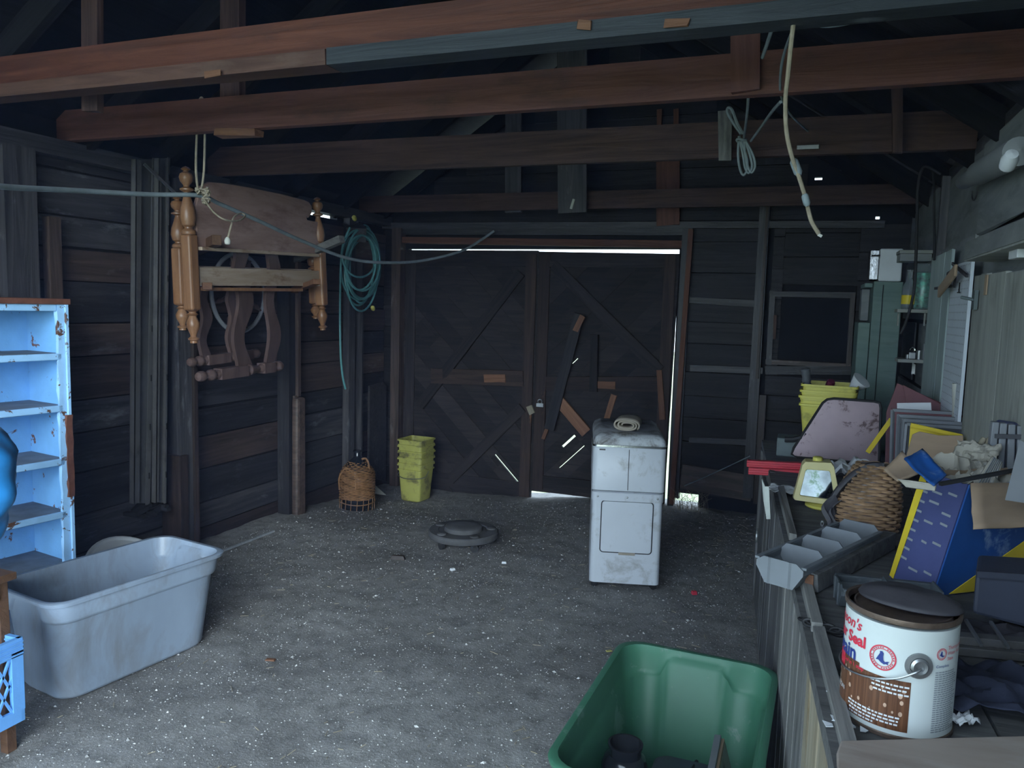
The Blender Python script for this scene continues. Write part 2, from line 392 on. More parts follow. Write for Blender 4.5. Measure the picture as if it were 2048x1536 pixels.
# ---- back wall boards, studs, rails
def bplank(name, px0, py0, px1, py1, wd, mat, Y=YB, th=.03, parent=wall_back, jit=.003):
    return plank(name, PY(px0,py0,Y), PY(px1,py1,Y), wd, th, F, mat, parent, jit)
for (x0, x1, z0, z1) in [(-3.56, DL-.02, -.12, 2.2), (DR+.09, -.27, .1, 2.2), (-.23, .72, -.02, 1.08), (-.23, -.15, 1.08, 2.2), (.36,.72,1.08,2.2), (-.15,.36,1.76,2.2)]:
    z = z0
    while z < z1-.03:
        z2 = min(z+random.uniform(.16,.24), z1)
        plank('board', (x0, YB+.012+random.uniform(0,.01), (z+z2)/2), (x1, YB+.012+random.uniform(0,.01), (z+z2)/2), z2-z-.006, .03, F, 'chardark', wall_back, .003); z = z2
# gable boards
hol = [PY(1637,358,YB), PY(1755,436,YB)]
z = 2.24
while z < RIDGE_Z-.05:
    z2 = z+.2; xa = RIDGE_X-(RIDGE_Z+.02-z2)/(RIDGE_Z-EAVE_Z)*(XR-RIDGE_X); xb = 2*RIDGE_X-xa
    if z < 2.3: xa, xb = -3.5, .0
    elif z < 2.5: xb = -.02
    if xb > xa: plank('gable_board', (xa, YB+.03, z+.1), (xb, YB+.03, z+.1), .194, .02, F, 'chardark', wall_back, .002)
    z = z2
bplank('wall_rail', 700,452,1770,449, .05,'char', YB-.02,.05)
plank('lintel', (DL-.06, YB-.01, DT+.17), (DR+.1, YB-.01, DT+.15), .10, .04, F, 'char', wall_back)
plank('lintel_facing', (DL-.02, YB-.015, DT+.075), (DR+.06, YB-.015, DT+.03), .055, .05, F, 'copperdull' if 'copperdull' in MT else 'charbrown', wall_back)
def vpost(px, py0, py1, wd, mat, Y=YB, th=.06, name='stud'):
    a = PY(px, py0, Y); b = PY(px, py1, Y); return plank(name, a, V((a.x, Y, b.z)), wd, th, F, mat, wall_back)
plank('door_post', (DL-.045,YB-.04,2.2),(DL-.045,YB-.04,-.15),.085,.1,F,'charbrown',wall_back)
plank('door_post', (DR+.05,YB-.02,2.2),(DR+.035,YB-.02,-.1),.045,.08,F,'char',wall_back)
plank('door_post_facing', (DR+.09,YB-.05,2.17),(DR+.05,YB-.05,.02),.035,.1,F,'copperdull' if 'copperdull' in MT else 'beamdark',wall_back)
vpost(1532,380,1000,.075,'char',YB-.03); vpost(1537,380,760,.02,'charbrown',YB-.05); vpost(1526,790,1010,.05,'charbrown',YB-.05)
plank('low_board',(DR+.11,YB-.004,.24),(-.28,YB-.004,.2),.2,.02,F,'charbrown',wall_back)
bplank('wall_rail',1380,737,1525,741,.05,'char',YB-.015); bplank('wall_rail',1530,741,1715,741,.06,'char',YB-.02)
bplank('wall_rail',1378,600,1525,608,.05,'char',YB-.005); bplank('wall_rail',1378,880,1520,886,.04,'char',YB-.005)
vpost(1380,470,1000,.03,'char',YB-.01); vpost(1645,790,900,.03,'charbrown',YB-.04)
# ---- window beside the door (dark, boarded from outside)
win = struct('window_1', PY(1618,735,YB), 'dark square window beside the double doors')
a, b = PY(1540,582,YB), PY(1700,737,YB); wx0, wx1, wz0, wz1 = a.x, b.x, b.z, a.z
MT['pane'] = plain('sooty_window_pane', (.006,.007,.01), .6, bump=.05, spec=.1)
def wbar(name, p, q, wd, mat='charbrown', Y=YB-.012): return plank(name, (p[0],Y,p[1]), (q[0],Y,q[1]), wd, .05, F, mat, win)
wbar('window_frame',(wx0,wz1-.02),(wx1,wz1-.02),.04,'char'); wbar('window_frame',(wx0,wz0+.02),(wx1,wz0+.02),.035,'charbrown')
wbar('window_frame',(wx0+.02,wz0),(wx0+.02,wz1),.04,'char'); wbar('window_frame',(wx1-.015,wz0),(wx1-.015,wz1),.03,'charbrown')
wbar('stop_strip',(wx0+.05,wz0+.19),(wx0+.05,wz0+.37),.02,'beamdark',YB-.03)
mb = MB(); mb.box(((wx0+wx1)/2, YB+.03, (wz0+wz1)/2), (wx1-wx0, .01, wz1-wz0)); mb.build('pane','pane',win)
# ---- double doors with diagonal boards
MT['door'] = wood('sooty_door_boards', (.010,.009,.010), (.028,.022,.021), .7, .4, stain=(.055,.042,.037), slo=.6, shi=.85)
MT['doorrail'] = wood('worn_door_rail', (.018,.013,.012), (.045,.028,.022), .7, .25, stain=(.2,.09,.045), slo=.66, shi=.74, sscale=1.6)
XM = PY(1074,510,YB).x
def leaf(n, x0, x1, z0, z1l, z1r, dirn, label, slits):
    d = struct('door_%d' % n, ((x0+x1)/2, YB, z0), label)
    rect = [(x0,z0),(x1,z0),(x1+(.03 if n == 2 else 0),z1r),(x0,z1l)]; step = .145; s2 = math.sqrt(.5); a, b = (s2, s2) if dirn < 0 else (s2, -s2)
    cs = [a*p[0]+b*p[1] for p in rect]; t = min(cs)-.05; k = 0
    while t < max(cs):
        lo, hi = t, t+step+.004
        polys = [clip_poly(clip_poly(rect, a, b, hi), -a, -b, -lo)]
        for (p, q, w_) in slits:              # a gap the daylight shines through
            tp = a*p[0]+b*p[1]
            if lo-w_ < tp < hi+w_:
                s0, s1 = sorted((-b*p[0]+a*p[1], -b*q[0]+a*q[1])); new = []
                for P in polys:
                    new.append(clip_poly(P, -b, a, s0)); new.append(clip_poly(P, b, -a, -s1)); mid = clip_poly(clip_poly(P, b, -a, -s0), -b, a, s1)
                    new.append(clip_poly(mid, a, b, tp-w_/2)); new.append(clip_poly(mid, -a, -b, -tp-w_/2))
                polys = [P for P in new if len(P) > 2]
        for poly in polys:
          if len(poly) > 2:
            dy = .006*(k % 2)
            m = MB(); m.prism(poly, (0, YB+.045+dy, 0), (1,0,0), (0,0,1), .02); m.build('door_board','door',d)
        t += step; k += 1
    return d
zb = lambda x: floor_z(x, YB)+.02
dtl = DT-.018
gapB = []
def sl(p, q, w_): A, B = PY(*p, YB+.05), PY(*q, YB+.05); return ((A.x,A.z),(B.x,B.z),w_)
d1 = leaf(1, DL+.01, XM+.002, -.15, dtl+.008, dtl+.004, -1, 'left leaf of the dark double doors', [sl((992,908),(1046,962),.013),sl((970,900),(1000,930),.003),sl((845,640),(880,675),.002)])
d2 = leaf(2, XM+.004, DR-.022, -.02, dtl-.004, dtl-.02, 1, 'right leaf of the dark double doors with broken brace', [sl((1126,893),(1152,871),.02),sl((1120,935),(1170,890),.006),sl((1146,727),(1157,716),.007),sl((1196,757),(1200,753),.012)])
def dplank(d, name, pa, pb, wd, mat='doorrail', Y=YB+.0, th=.03): return plank(name, PY(pa[0],pa[1],Y), PY(pb[0],pb[1],Y), wd, th, F, mat, d)
for d, x0, x1, zz in ((d1, DL+.03, XM-.01, -.08), (d2, XM+.02, DR-.02, 0)):
    plank('stile',(x0+.045,YB+.012,zz),(x0+.045,YB+.012,dtl-.03),.09,.03,F,'door' if d is d1 else 'doorrail',d); plank('stile',(x1-.045,YB+.012,zz),(x1-.045,YB+.012,dtl-.03),.09,.03,F,'doorrail',d)
    plank('top_rail',(x0+.09,YB+.014,dtl-.08),(x1-.09,YB+.014,dtl-.08),.1,.03,F,'door',d); plank('bottom_rail',(x0+.09,YB+.014,zz+.07),(x1-.09,YB+.014,zz+.07),.11,.03,F,'door',d)
dplank(d1,'middle_rail',(862,752),(1046,757),.13,'doorrail'); dplank(d2,'middle_rail',(1092,768),(1318,768),.12,'doorrail')
dplank(d1,'brace',(838,812),(1040,545),.09,'door'); dplank(d1,'brace',(900,960),(1044,815),.09,'door')
dplank(d2,'brace',(1105,530),(1320,742),.09,'door'); dplank(d2,'brace',(1116,800),(1172,866),.09,'copper',YB-.02)
dplank(d2,'loose_slat',(1158,628),(1098,860),.085,'chardark',YB-.04); dplank(d2,'loose_slat',(1188,670),(1186,783),.06,'door',YB-.03)
dplank(d2,'torn_splinter',(1165,632),(1150,662),.05,'copper',YB-.05,.012); dplank(d2,'torn_splinter',(1108,820),(1085,878),.03,'copper',YB-.03,.012)
dplank(d2,'torn_splinter',(1195,770),(1230,771),.06,'copper',YB-.012,.015); dplank(d1,'torn_splinter',(968,757),(1010,757),.07,'copper',YB-.012,.015)
dplank(d2,'torn_splinter',(1228,790),(1212,840),.05,'copper',YB+.02,.012); dplank(d2,'torn_splinter',(1318,740),(1325,840),.045,'copper',YB-.005,.014); dplank(d1,'torn_splinter',(1058,812),(1064,828),.05,'pale',YB-.003,.014)
mb = MB(); p = PY(1080,803,YB-.01)
mb.tube([p+V((.018*math.cos(t),0,.018*math.sin(t)-.0)) for t in [k*math.pi/5 for k in range(10)]], .006, 6, closed=True); mb.box(p+V((0,0,-.03)),(.06,.012,.03))
MT['steel'] = plain('dull_steel', (.32,.33,.34), .4, .9, var=.2, bump=.05); MT['iron'] = plain('black_iron', (.03,.03,.033), .6, .5)
mb.build('latch','steel',d2)
# ---- right wall: wide grey panels, studs
for (y0, y1, rows) in [(.2,1.5,5),(1.5,2.9,5),(2.9,3.75,6),(3.75,4.75,6),(4.75,6.1,6)]:
    z = .0; hh = 2.28/rows
    for k in range(rows):
        dx = random.uniform(0,.018)
        if y0 == 4.75 and k == 3:      # daylight hole behind the lower shelf
            for ya_, yb_ in ((y0, hole_r.y-.1), (hole_r.y+.08, y1)): plank('panel',(XR+.02,ya_,z+hh/2),(XR+.02,yb_,z+hh/2),hh-.012,.02,(-1,0,0),'wallgrey',wall_right,.004)
            z += hh; continue
        plank('panel',(XR+.02-dx,y0,z+hh/2),(XR+.02-dx,y1,z+hh/2+random.uniform(-.02,.02)),hh-.012,.02,(-1,0,0),'wallgrey',wall_right,.012); z += hh
plank('top_plate',(XR+.02,YF,2.3),(XR+.02,6.1,2.3),.06,.06,(-1,0,0),'char',wall_right)
for y in (4.62,): plank('stud',(XR-.02,y,0),(XR-.02,y,2.28),.05,.04,(-1,0,0),'char',wall_right)
# ============================================================ LEFT SIDE
MT['bluepaint'] = plain('peeling_light_blue_paint', (.17,.4,.72), .55, var=.12, scale=5, dirt=(.14,.06,.04), lo=.605, hi=.625, ds=9, bump=.2, rnd=.05)
MT['bluepale'] = plain('pale_blue_trim_paint', (.32,.56,.85), .55, var=.12, scale=5, dirt=(.1,.05,.035), lo=.57, hi=.59, ds=12, bump=.25)
MT['dusty'] = plain('dusty_blue_shelf', (.13,.16,.2), .9, var=.3, scale=8)
MT['rust'] = plain('bare_rusty_wood', (.12,.045,.03), .8, var=.3, scale=20)
MT['greyplastic'] = plain('scuffed_grey_plastic', (.26,.32,.41), .34, var=.12, scale=4, dirt=(.2,.22,.25), lo=.47, hi=.68, ds=7, bump=.04, stretch=(1,1,.45))
MT['greenplastic'] = plain('scuffed_green_plastic', (.05,.16,.1), .45, var=.12, scale=4, dirt=(.12,.22,.17), lo=.6, hi=.66, ds=9, bump=.04)
MT['white'] = plain('off_white_plastic', (.55,.57,.6), .5, var=.08, scale=5)
MT['maple'] = wood('honey_maple', (.17,.08,.04), (.3,.155,.08), .35, .1, axis=2, g=14, spec=.4, bump=.08, stain=(.16,.06,.025), slo=.55, shi=.85)
MT['maplepanel'] = wood('dusty_reddish_panel', (.25,.15,.125), (.38,.25,.21), .3, .05, axis=1, g=8, spec=.4, bump=.08, stain=(.13,.06,.045), slo=.5, shi=.8)
MT['maplerail'] = wood('scuffed_bed_rail', (.32,.23,.16), (.48,.38,.3), .45, .05, axis=1, g=12, stain=(.16,.08,.04), slo=.55, shi=.7)
MT['darkwood'] = wood('dark_turned_wood', (.065,.042,.039), (.13,.085,.078), .3, .1, axis=2, g=8, bump=.08, spec=.4)
MT['rope'] = plain('dirty_rope', (.27,.23,.17), .9, var=.25, scale=40)
MT['cable'] = plain('grey_cable', (.2,.24,.26), .5, var=.2, scale=12)
MT['hose'] = plain('teal_garden_hose', (.1,.27,.28), .35, var=.2, scale=10)
MT['brass'] = plain('yellow_plastic_coupling', (.5,.45,.12), .5)
MT['wicker'] = plain('brown_wicker', (.2,.1,.045), .65, var=.4, scale=25)
MT['darkglass'] = plain('dark_green_glass', (.012,.014,.02), .12, spec=.6, bump=0)
MT['yellow'] = plain('dirty_yellow_plastic', (.55,.5,.1), .5, var=.12, scale=4, dirt=(.2,.18,.06), lo=.52, hi=.68, ds=6, bump=.04)
MT['yellowold'] = plain('grimy_old_yellow_plastic', (.34,.33,.085), .55, var=.15, scale=4, dirt=(.12,.11,.05), lo=.5, hi=.64, ds=7, bump=.04)
MT['zincwheel'] = plain('worn_pale_wheel_rim', (.3,.31,.34), .5, var=.2)
MT['enamel'] = plain('dusty_white_enamel', (.5,.53,.58), .35, var=.06, scale=3, dirt=(.27,.26,.25), lo=.54, hi=.72, ds=6, bump=.03)
MT['enameldirt'] = plain('grimy_white_enamel', (.4,.42,.45), .5, var=.12, scale=5, dirt=(.1,.09,.08), lo=.46, hi=.62, ds=9, bump=.08)
MT['chrome'] = plain('dull_chrome', (.75,.76,.78), .2, 1, var=.05)
MT['rubber'] = plain('black_rubber', (.02,.02,.022), .7)
MT['canvas'] = plain('dirty_canvas', (.32,.28,.23), .9, var=.2, scale=10)
MT['zinc'] = plain('weathered_zinc', (.09,.088,.088), .5, .2, var=.25, scale=3, dirt=(.04,.037,.037), lo=.5, hi=.75)
MT['dollygrey'] = plain('dusty_dark_plastic', (.085,.085,.09), .75, var=.3, scale=6)
MT['stool'] = wood('brown_stand_wood', (.07,.035,.02), (.13,.07,.04), .6, .1)
MT['crate'] = plain('blue_crate_plastic', (.14,.36,.75), .4, var=.08)
MT['bag'] = plain('bright_blue_bag', (.03,.24,.6), .3, var=.25, scale=5)
MT['lightstreak'] = wood('light_streak_pale', (.3,.32,.35), (.45,.47,.5))
MT['paper'] = plain('grimy_paper', (.5,.5,.46), .9, var=.1)
# ---- blue bookcase
def pt(o, t, n, a, b, z): return o+t*a+n*b+V((0,0,z))
ha = math.radians(9); tt = V((math.sin(ha), math.cos(ha), 0)); nn = V((math.cos(ha), -math.sin(ha), 0))
R0 = V((-3.10, PX(141,860,-3.10).y, 0)); BW, BD = .8, .29
bk = thing('bookcase', 'tall light blue bookcase with peeling paint against the plank wall', 'bookcase', R0-tt*BW/2-nn*BD/2)
def bbox(name, a0, a1, b0, b1, z0, z1, mat, bev=.002):
    m = MB(); m.hexa([pt(R0,tt,nn,a,b,z) for z in (z0,z1) for a,b in ((a0,b0),(a1,b0),(a1,b1),(a0,b1))]); return m.build(name, mat, bk, bevel=bev, bseg=1)
def ragged(name, a0, a1, b0, b1, z0, z1, mat, n=26):
    """a board whose edges are chipped"""
    m = MB(); rings = []
    for k in range(n+1):
        z = z0+(z1-z0)*k/n; j = lambda: random.uniform(-.004,.004)
        rings.append([pt(R0,tt,nn,a0+j(),b0,z), pt(R0,tt,nn,a1+j()*.5,b0,z), pt(R0,tt,nn,a1+j()*.5,b1,z), pt(R0,tt,nn,a0+j(),b1,z)])
    loft(m, rings); return m.build(name, mat, bk)
ragged('stile', -.045, 0, -.02, 0, 0, 1.52, 'bluepale'); ragged('stile', -BW, -BW+.045, -.02, 0, 0, 1.52, 'bluepale')
bbox('face_strip', -.012, .004, -.005, .008, 0, 1.5, 'bluepale'); ragged('bare_patch', -.022, .006, -.001, .010, .62, 1.0, 'rust', 12)
bbox('side_panel', -.02, 0, -BD, -.02, 0, 1.5, 'bluepaint'); bbox('side_panel', -BW, -BW+.02, -BD, -.02, 0, 1.5, 'bluepaint')
bbox('back_panel', -BW, 0, -BD-.01, -BD, 0, 1.5, 'bluepaint'); bbox('top_board', -BW-.01, .012, -BD-.01, .012, 1.5, 1.525, 'rust'); bbox('top_rail', -BW+.045, -.045, -.02, -.002, 1.47, 1.5, 'bluepale')
for z in (1.28, 1.045, .80, .555, .315, .06):
    s_ = bbox('shelf', -BW+.02, -.02, -BD, -.003, z-.03, z-.002, 'bluepaint')
    m = MB(); m.hexa([pt(R0,tt,nn,a,b,q) for q in (z-.003,z) for a,b in ((-BW+.022,-BD+.002),(-.022,-BD+.002),(-.022,-.012),(-BW+.022,-.012))]); d_ = m.build('dust_layer','dusty',s_)
    e_ = bbox('shelf_edge', -BW+.03, -.03, -.012, .0, z-.028, z+.001, 'bluepale'); e_.parent = s_
# ---- wooden stand, crate, bag, yellow jug at the left edge
L0 = PZ(18,1497,0)
st = thing('plant_stand', 'brown wooden stand cut by the left edge of the picture', 'stand', L0+V((-.2,-.17,0)))
for dx, dy in ((0,0),(-.4,0),(0,-.34),(-.4,-.34)):
    p = L0+V((dx,dy,0)); m = MB(); m.bar(p+V((0,0,-.01)), p+V((-.015,0,.6)), .034, .034, (0,1,0)); m.build('leg','stool',st,bevel=.002)
m = MB(); m.box(L0+V((-.21,-.17,.605)),(.48,.4,.025)); m.build('top','stool',st,bevel=.003)
m = MB(); m.box(L0+V((-.2,-.17,.1)),(.44,.34,.02)); m.build('lower_shelf','stool',st)
m = MB(); m.box(L0+V((-.0,-.17,.56)),(.02,.3,.06)); m.build('apron','stool',st)
cr = thing('milk_crate', 'light blue plastic milk crate on the wooden stand at the left edge', 'crate', L0+V((-.14,-.17,.115)))
cx, cy, cz, cs, chh = L0.x-.09, L0.y-.15, .115, .32, .29
CW = .02
for (nm, ax, sg) in (('side_wall',0,1),('side_wall',0,-1),('side_wall',1,1),('side_wall',1,-1)):
    m = MB()
    def fr(u, v, du, dv, th=.012):
        u0 = u-du/2; z_ = cz+v
        if ax == 0: m.box((cx+sg*(cs/2-.006), cy+u, z_+dv/2), (th, du, dv))
        else: m.box((cx+u, cy+sg*(cs/2-.006), z_+dv/2), (du, th, dv))
    fr(0,0,cs,.045); fr(0,chh-.06,cs,.06,.016)
    for k in (-1,1): fr(k*(cs/2-.02),.04,.04,chh-.08,.016)
    for k in range(4): fr(0, chh-.055+k*.013, cs, .005, .022)
    m.build(nm,'crate',cr)
    m = MB()
    for k in range(-3,4):
        for s2 in (-1,1):
            u = k*.037
            a = (cx+sg*(cs/2-.006), cy+u-s2*.045, cz+.045) if ax == 0 else (cx+u-s2*.045, cy+sg*(cs/2-.006), cz+.045)
            b = (cx+sg*(cs/2-.006), cy+u+s2*.045, cz+chh-.06) if ax == 0 else (cx+u+s2*.045, cy+sg*(cs/2-.006), cz+chh-.06)
            m.bar(a, b, .007, .007)
    m.build('lattice','crate',cr)
m = MB(); m.box((cx,cy,cz+.004),(cs-.01,cs-.01,.008)); m.build('bottom','crate',cr)
m = MB()
def bagf(u, v):
    th = u*2*math.pi; z = v; r = (.19*math.sin(min(1,z*1.25+.22)*math.pi*.5)*(1-.35*ss((z-.75)/.25)))*(1+.14*noise.noise(V((math.cos(th)*2,math.sin(th)*2,z*5)))+.06*noise.noise(V((math.cos(th)*6,math.sin(th)*6,z*9))))
    if v > .99: r *= .25
    return (L0.x-.175+r*math.cos(th), L0.y-.03+r*math.sin(th)*.95, .62+.5*z)
m.grid(bagf, 40, 26); m.f.append(tuple(k*27 for k in range(40))); tag(m.build('plastic_bag','bag',smooth=70), 'bright blue plastic bag standing on the wooden stand', 'bag')
# ---- totes
def dense_rr(hx, hy, r, n=112):
    base = rrect(hx, hy, r, 8); per = [0]
    for i in range(len(base)): per.append(per[-1]+math.dist(base[i], base[(i+1) % len(base)]))
    out = []; i = 0
    for k in range(n):
        t = per[-1]*k/n
        while per[i+1] < t: i += 1
        f = (t-per[i])/max(1e-9, per[i+1]-per[i]); a, b = base[i], base[(i+1) % len(base)]; out.append((a[0]+(b[0]-a[0])*f, a[1]+(b[1]-a[1])*f))
    return out
def tote(name, label, c, ang, W, L, H, mat, bot=.8):
    t = thing(name, label, 'tote', V((c[0], c[1], 0))); M = rot('Z', ang)
    def ring(off, z, lowered=False):
        k = bot+(1-bot)*z/H; pr = dense_rr(W/2*k+off, L/2*(.5+.5*k)+off if False else L/2*(1-(1-k)*.6)+off, .075); out = []
        for x, y in pr:
            zz = z
            if lowered:
                e = ss((.17-abs(x)/W*.62*1.0)/.05) if abs(y) > L*.36 else 0
                zz = z+.058*e
            out.append(M @ V((x, y, zz))+V((c[0], c[1], 0.004)))
        return out
    Hs = H*.76
    m = MB(); loft(m, [ring(-.02,0), ring(-.006,.006), ring(0,.02), ring(0,Hs,True), ring(.003,Hs+.005,True), ring(.010,Hs+.010,True), ring(.012,Hs+.02,True), ring(.012,H-.02), ring(.026,H-.018), ring(.028,H-.004), ring(.022,H), ring(.008,H-.002),
        ring(.006,H-.02), ring(.006,Hs+.02,True), ring(.001,Hs+.006,True), ring(-.005,Hs,True), ring(-.005,.03), ring(-.012,.012)])
    m.build('shell', mat, t, smooth=50); return t, M
gt, GM = tote('storage_tote', 'large empty grey plastic tote on the dirt floor by the blue bookcase', (-2.62, 2.36), -9, .40, .74, .42, 'greyplastic')
gr, GRM = tote('storage_tote', 'green plastic tote holding a jar, cut by the bottom edge', (-.268, 2.12), -2, .462, .76, .42, 'greenplastic', .86)
# white lid behind the tote
lc = PX(258,1103,-3.1); m = MB(); Ml = rot('Y', 62) @ rot('Z', 0)
m.lathe([(.0,.0),(.23,0),(.245,.006),(.245,.02),(.235,.022),(.225,.012),(0,.012)], lc+V((0.02,0,-.125)), rot('Y',40), 40)
tag(m.build('bucket_lid','white',smooth=True), 'round white plastic lid leaning behind the grey tote', 'lid')
# ---- steel channels on the left wall
def channel(px0t, px1t, px0b, px1b, yt, yb, X, label, mat='zinc'):
    a, b = PX(px0t,yt,X), PX(px1t,yt,X); c, d = PX(px0b,yb,X), PX(px1b,yb,X)
    t = thing('metal_channel', label, 'channel', (X, (c.y+d.y)/2, c.z)); m = MB()
    ex = V((1,0,0))
    def slab(p, q, r_, s_, x0, x1): m.hexa([V((x0,p[0],p[1])),V((x0,q[0],q[1])),V((x1,q[0],q[1])),V((x1,p[0],p[1])),V((x0,s_[0],s_[1])),V((x0,r_[0],r_[1])),V((x1,r_[0],r_[1])),V((x1,s_[0],s_[1]))])
    A=(a.y,a.z);B=(b.y,b.z);Cc=(c.y,c.z);D=(d.y,d.z); w_=b.y-a.y
    slab(Cc,D,B,A,X-.035,X-.031); slab(Cc,(c.y+.006,c.z),(a.y+.006,a.z),A,X-.035,X); slab((d.y-.006,d.z),D,B,(b.y-.006,b.z),X-.035,X)
    slab(Cc,(c.y+w_*.25,c.z),(a.y+w_*.25,a.z),A,X-.004,X); slab((d.y-w_*.25,d.z),D,B,(b.y-w_*.25,b.z),X-.004,X)
    m.build('profile',mat,t)
    for k in range(7):
        m = MB(); f = (k+.6)/7; y = d.y+(b.y-d.y)*f-w_*.12; z = d.z+(b.z-d.z)*f; m.box((X+.001,y,z),(.003,.006,.035)); m.build('slot','black',t)
    return t
channel(272,316,268,302,318,1008,-3.40,'wide grey slotted metal channel leaning on the left wall')
channel(318,341,312,334,316,1006,-3.36,'narrow grey slotted metal channel right of the wide one')
p = PX(292,1016,-3.42); m = MB()
for k in range(14): m.box(p+V((random.uniform(-.05,.05),random.uniform(-.1,.1),random.uniform(-.03,.015))),(random.uniform(.02,.07),random.uniform(.03,.09),random.uniform(.012,.03)),rot('X',random.uniform(-30,30)))
m.bar(p+V((-.07,-.08,-.02)),p+V((.08,-.08,-.02)),.02,.03); m.bar(p+V((-.07,.09,-.02)),p+V((.08,.09,-.02)),.02,.03)
tag(m.build('wall_bracket','iron'), 'black iron wall bracket under the metal channels', 'bracket')
m = MB(); m.bar(PX(288,328,-3.33),PX(350,386,-3.30),.014,.01); tag(m.build('metal_strip','steel'),'thin pale metal strip slanting from the channel tops','strip')
# ---- turning helper
def turned(mb, p0, p1, prof, seg=16):
    p0, p1 = V(p0), V(p1); d = p1-p0; L = d.length; z = d.normalized(); x = z.orthogonal().normalized(); y = z.cross(x)
    M = Matrix((x, y, z)).transposed(); mb.lathe([(r, f*L) for r, f in prof], p0, M, seg)
def bedpost(par, top, bot, zsq1, zsq0, r, mat='maple'):
    d = (bot-top); at = lambda z: top+d*((z-top.z)/d.z)
    a, b = at(zsq1), at(zsq0)
    m = MB(); turned(m, a, top, [(r*1.1,0),(r*1.2,.03),(r*1.1,.06),(r*.65,.09),(r*.65,.11),(r*1.05,.14),(r*1.3,.25),(r*1.15,.38),(r*.7,.52),(r*.5,.6),(r*.5,.62),(r*1.1,.65),(r*1.1,.67),(r*.5,.7),(r*.5,.72),(r*1.0,.78),(r*1.15,.84),(r*.95,.89),(r*.4,.92),(r*.4,.93),(r*.8,.955),(r*.5,.98),(0,1.0)]); m.build('turned_top',mat,par,smooth=True)
    m = MB(); m.bar(b, a, r*2.1, r*2.1, (1,0,0)); m.build('square_block',mat,par,bevel=.012)
    m = MB(); turned(m, b, bot, [(r*1.0,0),(r*.6,.05),(r*.6,.08),(r*.95,.12),(r*.6,.17),(r*.65,.2),(r*1.1,.38),(r*1.05,.52),(r*.55,.74),(r*.5,.8),(r*.95,.86),(r*.9,.9),(r*.6,.93),(r*.62,1)]); m.build('turned_foot',mat,par,smooth=True)
def bed(name, label, X, lt, lb, rt, rb, sq, board, rail, pm='maplepanel'):
    t = thing(name, label, 'bed frame', PX(*lb, X))
    LT, LB, RT_, RB = PX(*lt,X), PX(*lb,X), PX(*rt,X), PX(*rb,X)
    bedpost(t, LT, LB, LB.z+(LT.z-LB.z)*sq[1], LB.z+(LT.z-LB.z)*sq[0], .033); bedpost(t, RT_, RB, RB.z+(RT_.z-RB.z)*sq[1], RB.z+(RT_.z-RB.z)*sq[0], .033)
    if board:
        pts = [PX(*q,X) for q in board]; m = MB(); m.prism([(q.y,q.z) for q in pts],(X-.012,0,0),(0,1,0),(0,0,1),.024); m.build('panel',pm,t,bevel=.004)
    a, b = PX(*rail[0],X), PX(*rail[1],X); m = MB(); m.bar(a, b, rail[2], .03); m.build('cross_rail','maplerail',t,bevel=.004)
    return t
bd = bed('headboard','honey maple bed headboard hung on wooden pegs, the front one',-3.2,(371,332),(388,686),(634,394),(646,660),(.19,.62),
    [(392,494),(388,412),(400,372),(416,364),(440,366),(480,372),(520,380),(560,388),(590,396),(606,400),(615,404),(621,413),(621,426),(614,436),(609,431),(612,440),(634,444),(636,508)],((396,553),(637,557),.105))
m = MB(); a, b = PX(396,497,-3.18), PX(632,511,-3.18); m.bar(a,b,.02,.06); m.build('panel_ledge','maplerail',bd,bevel=.003)
m = MB(); a, b = PX(404,578,-3.18), PX(600,580,-3.18); m.bar(a,b,.02,.05); m.build('lower_ledge','maple',bd,bevel=.003)
bed('footboard','second maple bed end hung behind the front headboard',-3.33,(354,392),(366,660),(624,478),(632,637),(.19,.62),[(372,470),(372,440),(600,470),(618,474),(618,505),(372,490)],((372,545),(620,550),.08))
# ---- wooden pegs holding them
def peg(p0, p1, wd, th, mat, label):
    m = MB(); m.bar(p0,p1,wd,th); tag(m.build('wooden_peg',mat,bevel=.003), label, 'wall peg', 'pegs on the left wall')
peg(PX(392,502,-3.47),PX(434,480,-3.05),.055,.05,'stool','short dark wooden peg under the left end of the headboard panel')
peg(PX(578,524,-3.47),PX(684,478,-2.95),.05,.05,'grey','long grey wooden peg right of the headboard')
peg(PX(402,578,-3.47),PX(415,572,-3.12),.04,.05,'copper','small orange wooden peg under the left end of the bed rail')
peg(PX(580,584,-3.47),PX(634,563,-3.0),.035,.05,'copper','orange wooden peg under the right end of the bed rail')
# ---- spoked wheel
wc = PX(478,586,-3.43); wr = (PX(478,508,-3.43).z-PX(478,664,-3.43).z)/2
wh = thing('spoked_wheel','dark wooden spoked wheel hanging behind the bed rail','wheel',wc)
m = MB(); m.tube([wc+V((0,math.cos(t)*wr,math.sin(t)*wr)) for t in [k*2*math.pi/40 for k in range(40)]],.014,8,closed=True); m.build('rim','zincwheel' if 'zincwheel' in MT else 'darkwood',wh,smooth=True)
m = MB(); m.lathe([(.02,-.05),(.05,-.04),(.055,0),(.05,.04),(.02,.05)],wc,rot('Y',90),16); m.build('hub','darkwood',wh,smooth=True)
for k in range(8):
    t = k*math.pi/4+.3; d = V((0,math.cos(t),math.sin(t))); m = MB(); turned(m,wc+d*.04,wc+d*wr,[(.009,0),(.009,.25),(.018,.45),(.012,.6),(.02,.7),(.009,.85),(.008,1)],10); m.build('spoke','darkwood',wh,smooth=True)
